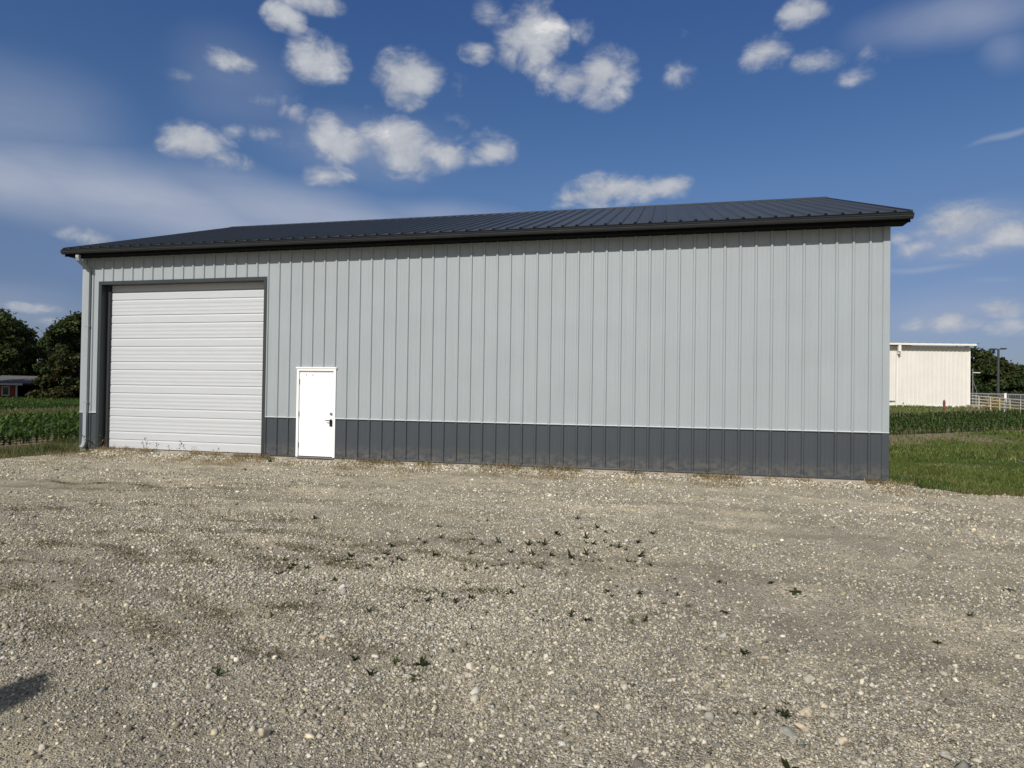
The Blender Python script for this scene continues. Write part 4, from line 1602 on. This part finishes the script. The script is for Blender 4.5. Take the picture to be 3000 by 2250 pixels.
for a, b_, c_ in ((-8.1, -.6, .0), (5.0, -.6, .0), (5.0, 8.1, .0), (-8.1, 8.1, .0), (-4.4, 3.75, .85), (2.2, 3.75, .85)):
    rv.append(H0 + hr * a + hf * b_ + np.array([0, 0, EAV + .16 + c_]))
rf = MB().add(rv, [(0, 1, 5, 4), (1, 2, 5), (2, 3, 4, 5), (3, 0, 4), (3, 2, 1, 0)])
rf.build('roof', M_SHING, house)

# ------------------------------------------------------------------ white building on the right
M_CREAM = wall_mat('cream white steel', (.74, .715, .655), .45, .1)
M_CRTRIM = mat('cream trim', (.84, .81, .75), .45, var=.04)
M_RIBSH = M_CREAM
wp = gnd(2640, 1191)
D_W = float(np.hypot(*(wp - CAM)[:2]))
dep = (wp - CAM) @ AX[2]


def wpt(px, py):
    d = ray(px, py)
    return CAM + d * (dep / (d @ AX[2]))


wa, wb_ = wpt(2500, 1189), wpt(2841, 1192)
wr = (wb_ - wa)
wlen = math.hypot(wr[0], wr[1])
wr = np.array([wr[0], wr[1], 0]) / wlen
wf_ = np.array([-wr[1], wr[0], 0.0])
W0 = np.array([wa[0], wa[1], 0.0])
wz0 = wb_[2]
wz1 = wpt(2750, 1014)[2]
white = empty('white_building', (float(wa[0] + wr[0] * wlen / 2), float(wa[1] + wr[1] * wlen / 2), float(wz0)),
              'cream white ribbed metal building beyond the corn right of the grey shed', 'building')


def to_u(px):
    return float((wpt(px, 1100) - W0) @ wr)


mb = MB()
xs = [(0.0, 0.0)]
uu = .1
while uu < wlen - .12:
    xs += [(uu, 0), (uu + .006, -.045), (uu + .06, -.045), (uu + .066, 0), (uu + .09, .02), (uu + .11, .02), (uu + .115, 0)]
    uu += .312
xs.append((wlen - .1, 0))
for (a, da), (b_, db) in zip(xs, xs[1:]):
    p0 = W0 + wr * a + wf_ * da
    p1 = W0 + wr * b_ + wf_ * db
    mb.add([p0 + [0, 0, wz0 + .05], p1 + [0, 0, wz0 + .05], p1 + [0, 0, wz1], p0 + [0, 0, wz1]], [(0, 1, 2, 3)])
mb.build('wall', M_CREAM, white)


def wbox(name, m_, parent, *a):
    return MB().obox(W0, wr, wf_, *a).build(name, m_, parent)


wbox('corner_trim', M_CRTRIM, white, wlen - .12, wlen, -.05, .1, wz0, wz1)
wbox('side_wall', M_CREAM, white, wlen - .05, wlen - .005, .1, 14, wz0, wz1)
wbox('side_wall', M_CREAM, white, 0.0, .05, .1, 14, wz0, wz1)
wbox('rear_wall', M_CREAM, white, .05, wlen - .05, 13.9, 14, wz0, wz1)
wbox('base_trim', M_CRTRIM, white, 0, wlen, -.055, .02, wz0 - .05, wz0 + .06)
wbox('eave_gutter', M_CRTRIM, white, -.2, wlen + .16, -.46, -.33, wz1 + .03, wz1 + .17)
wbox('soffit', M_CRTRIM, white, -.2, wlen + .13, -.33, .05, wz1 + .05, wz1 + .08)
ro = MB()
pr = []
for a, b_, c_ in ((-.2, -.42, .18), (wlen + .16, -.42, .18), (wlen + .16, 7, .62), (-.2, 7, .62), (-.2, 14.3, .18), (wlen + .16, 14.3, .18)):
    pr.append(W0 + wr * a + wf_ * b_ + np.array([0, 0, wz1 + c_]))
ro.add(pr, [(0, 1, 2, 3), (3, 2, 5, 4)])
ro_o = ro.build('roof', M_STEELG, white)
rs = MB()
uu = .2
while uu < wlen + .3:
    rs.obox(W0, wr, wf_, uu, uu + .10, -.44, -.30, wz1 + .18, wz1 + .215)
    uu += .62
rs.build('roof_seam', M_STEELG, ro_o)
u0 = to_u(2626)
dsw = wbox('downspout', M_CRTRIM, white, u0 - .055, u0 + .07, -.14, -.04, wz0 - .1, wz1 - .55)
wbox('outlet', M_CRTRIM, dsw, u0 - .08, u0 + .11, -.44, -.30, wz1 - .45, wz1 + .02)
wbox('elbow', M_CRTRIM, dsw, u0 - .045, u0 + .06, -.34, -.06, wz1 - .62, wz1 - .45)
wbox('louver', M_STEELG, white, 0, u0 - .1, -.06, -.01, wz0 + .30, wz0 + .38)
wbox('wall_vent', M_BLACK, white, to_u(2645.5), to_u(2648), -.08, -.02, wz0 + .18, wz0 + .24)

# ------------------------------------------------------------------ small things on the right
M_RED = mat('faded red paint', (.17, .045, .03), .6, var=.25, vscale=8)
M_DARKM = mat('dark pole steel', (.05, .055, .065), .45, var=.1)
M_PIPE = mat('cream pipe paint', (.62, .57, .47), .5, var=.1)
M_WPOST = mat('bright white post', (.9, .9, .9), .5)
M_PIPEG = mat('grey pipe', (.22, .23, .23), .5, var=.1)


def on_ground(px, D):
    p = atdist(px, 1150, D)
    return p[0], p[1], float(height(p[0], p[1]))


pb = gnd(2766, 1206)
x, y, z = pb
hh = atdist(2766, 1171, math.hypot(x - CAM[0], y - CAM[1]))[2] - z
bo = empty('bollard', (x, y, z), 'faded red steel bollard standing in the grass before the white building', 'bollard')
MB().tube([(x, y, z - .2), (x, y, z + hh * .82), (x, y, z + hh * .94), (x, y, z + hh)], [.075, .075, .055, .015], 14).build('post', M_RED, bo, smooth=False)
MB().tube([(x, y, z + hh * .70), (x, y, z + hh * .76)], .082, 14).build('band', M_DARKM, bo)

pw = gnd(2945, 1206)
x, y, z = pw
hw = atdist(2945, 1152, math.hypot(x - CAM[0], y - CAM[1]))[2] - z
wpo = empty('marker_post', (x, y, z), 'bright white post standing in front of the cream pipe rail', 'post')
MB().tube([(x, y, z - .2), (x, y, z + hw - .05)], .072, 14).build('post', M_WPOST, wpo)
MB().tube([(x, y, z + hw - .05), (x, y, z + hw - .02), (x, y, z + hw)], [.085, .085, .04], 14).build('cap', M_WPOST, wpo)

# cream pipe rail running down from the white building
rail = None
DA, DB = D_W + 1.0, D_W - 5.5
stops = [(2847, 0), (2869, .2), (2903, .42), (2930, .58), (2960, .77), (2991, .96), (3050, 1.25), (3110, 1.5)]


def railpt(px, off):
    q = (px - 2847) / 153.0
    ytp = 1159 + 14 * q
    yb = 1187 + 11.5 * q
    D = DA + (DB - DA) * q
    return atdist(px, ytp + (yb - ytp) * off, D)


p0 = railpt(2925, 1.0)
rail = empty('pipe_rail', (p0[0], p0[1], float(height(p0[0], p0[1]))), 'cream painted four bar pipe rail sloping down from the corner of the white building', 'railing')
for off in (0, .33, .66, 1.0):
    MB().tube([railpt(px, off) for px, _ in stops], .035, 8).build('rail', M_PIPE, rail)
for px, _ in stops[1:]:
    a, b_ = railpt(px, -.03), railpt(px, 1.0)
    MB().tube([a, (a[0], a[1], float(height(a[0], a[1])) - .3)], .045, 8).build('post', M_PIPE, rail)

# grey pipe fence farther back
DF = D_W + 14
pf = atdist(2930, 1155, DF)
fen = empty('pipe_fence', (pf[0], pf[1], float(height(pf[0], pf[1]))), 'grey steel pipe and mesh fence behind the cream pipe rail', 'fence')


def fpt(px, py):
    return atdist(px, py, DF)


for y0, y1 in ((1152.5, 1156.5),):
    MB().tube([fpt(2835, y0), fpt(3000, y1), fpt(3120, y1 + 3)], .05, 8).build('rail', M_PIPEG, fen)
for px in (2860, 2895, 2932, 2955, 2990, 3040, 3090):
    a = fpt(px, 1153 + 4 * (px - 2835) / 165)
    MB().tube([a, (a[0], a[1], float(height(a[0], a[1])) - .2)], .05, 8).build('post', M_PIPEG, fen)
ms = MB()
A, Bq = fpt(2835, 1154), fpt(3120, 1162)
for i in range(60):
    q = i / 59
    p = A + (Bq - A) * q
    gz = float(height(p[0], p[1]))
    ms.tube([p, (p[0], p[1], gz)], .012, 4, cap=False)
for k in range(6):
    q = k / 6
    ga = np.array([A[0], A[1], A[2] * (1 - q) + q * float(height(A[0], A[1]))])
    gb = np.array([Bq[0], Bq[1], Bq[2] * (1 - q) + q * float(height(Bq[0], Bq[1]))])
    ms.tube([ga, gb], .012, 4, cap=False)
ms.build('mesh', M_PIPEG, fen)

# low dark hedge behind the fence, one continuous mass of leaves
DHD = D_W + 17
parts = []
n = 26000
pxs = rng.uniform(2790, 3150, n)
pp = np.array([atdist(p, 1150, DHD) for p in np.linspace(2790, 3150, 40)])
xx = np.interp(pxs, np.linspace(2790, 3150, 40), pp[:, 0]) + rng.normal(0, .5, n)
yy = np.interp(pxs, np.linspace(2790, 3150, 40), pp[:, 1]) + rng.normal(0, .5, n)
parts.append(blades(xx, yy, height(xx, yy) + rng.uniform(0, 1.1, n), rng.uniform(.1, .25, n), rng.uniform(.08, .2, n), jitter((.035, .045, .02), n), 1.0))
v, f_, c = join(parts)
tag(link('hedge', big_mesh('hedge', v, f_, 3, c), M_TREE), 'low dark hedge running behind the grey pipe fence', 'hedge')

# lamp pole with two heads
DL = D_W + 15.5
tp = atdist(2925, 1022, DL)
gz = float(height(tp[0], tp[1]))
lp = empty('lamp_pole', (tp[0], tp[1], gz), 'dark parking lot lamp pole with two flat heads on a cross arm', 'street lamp')
MB().tube([(tp[0], tp[1], gz - .3), (tp[0], tp[1], tp[2])], [.11, .085], 12).build('pole', M_DARKM, lp)
MB().tube([(tp[0], tp[1], gz - .1), (tp[0], tp[1], gz + .6)], .22, 14).build('base', M_CONC, lp)
lr = AX[0] * np.array([1, 1, 0])
lr = lr / np.linalg.norm(lr)
lf = np.array([-lr[1], lr[0], 0])
MB().obox((tp[0], tp[1], 0), lr, lf, -.25, .25, -.04, .04, tp[2] - .06, tp[2]).build('cross_arm', M_DARKM, lp)
for a, b_ in ((-.62, -.25), (.25, .62)):
    MB().obox((tp[0], tp[1], 0), lr, lf, a, b_, -.18, .18, tp[2] - .08 + (.03 if a > 0 else -.02), tp[2] + .05 + (.03 if a > 0 else -.02)).build('lamp_head', M_DARKM, lp, bevel=.02)

# slim mast with a bar at the corner of the white building
DM = D_W + 4
tp = atdist(2850, 1092, DM)
gz = float(height(tp[0], tp[1]))
ma = empty('mast', (tp[0], tp[1], gz), 'slim grey mast with a short white cross bar beside the white building', 'mast')
MB().tube([(tp[0], tp[1], gz - .2), (tp[0], tp[1], tp[2] + .3)], .03, 8).build('pole', M_PIPEG, ma)
MB().tube([tp, tp + lr * .55], .035, 8).build('cross_bar', M_WHT, ma)
MB().tube([tp - np.array([0, 0, .5]), tp + lr * .3 - np.array([0, 0, 1.4]), (tp[0] + lr[0] * .35, tp[1] + lr[1] * .35, gz)], .018, 6).build('guy_wire', M_PIPEG, ma)

# concrete block at the foot of the rail
pc = gnd(2862, 1193.5)
cb = MB().obox((pc[0], pc[1], 0), lr, lf, -.6, .75, -.4, .5, pc[2] - .3, pc[2] + .2).build('concrete_block', M_CONC, bevel=.08)
tag(cb, 'low grey concrete block at the foot of the cream pipe rail', 'concrete block')
# yellow flowering shrub
py_ = railpt(2921, .6) + np.array([.6, 1.6, 0])
n = 500
r_ = rng.normal(0, 1, (n, 3)) * np.array([.28, .28, .2])
gz = float(height(py_[0], py_[1]))
v, f_, c = blades(py_[0] + r_[:, 0], py_[1] + r_[:, 1], gz + .35 + r_[:, 2], np.full(n, .10), np.full(n, .07), jitter((.34, .27, .05), n), 1.0)
sh = empty('flowering_shrub', (py_[0], py_[1], gz), 'small yellowish shrub behind the cream pipe rail', 'shrub')
link('foliage', big_mesh('foliage', v, f_, 3, c), M_LEAF, sh)
MB().tube([(py_[0], py_[1], gz - .05), (py_[0], py_[1], gz + .4)], .03, 6).build('stem', M_BARK, sh)

# ------------------------------------------------------------------ unseen stand-in post, added behind the photographer to cast a shadow into the view
M_TIMB = mat('weathered timber', (.22, .17, .12), .9, var=.3, vscale=6, stretch=(4, 4, .5), bump=.3, bscale=30)
PXc, PYc = 9.70, -16.28
tpst = MB()
hb = .135
tpst.add([(PXc - hb, PYc - .1, -.4), (PXc + hb, PYc - .1, -.4), (PXc + hb, PYc + .1, -.4), (PXc - hb, PYc + .1, -.4),
          (PXc - hb, PYc - .1, 4.52), (PXc + hb, PYc - .1, 4.34), (PXc + hb, PYc + .1, 4.34), (PXc - hb, PYc + .1, 4.52)],
         [(0, 3, 2, 1), (4, 5, 6, 7), (0, 1, 5, 4), (1, 2, 6, 5), (2, 3, 7, 6), (3, 0, 4, 7)])
to = tpst.build('stand_in_post', M_TIMB, bevel=.012)
tag(to, 'tall square timber stand-in post added to cast the shadow on the gravel at the lower left', 'post')
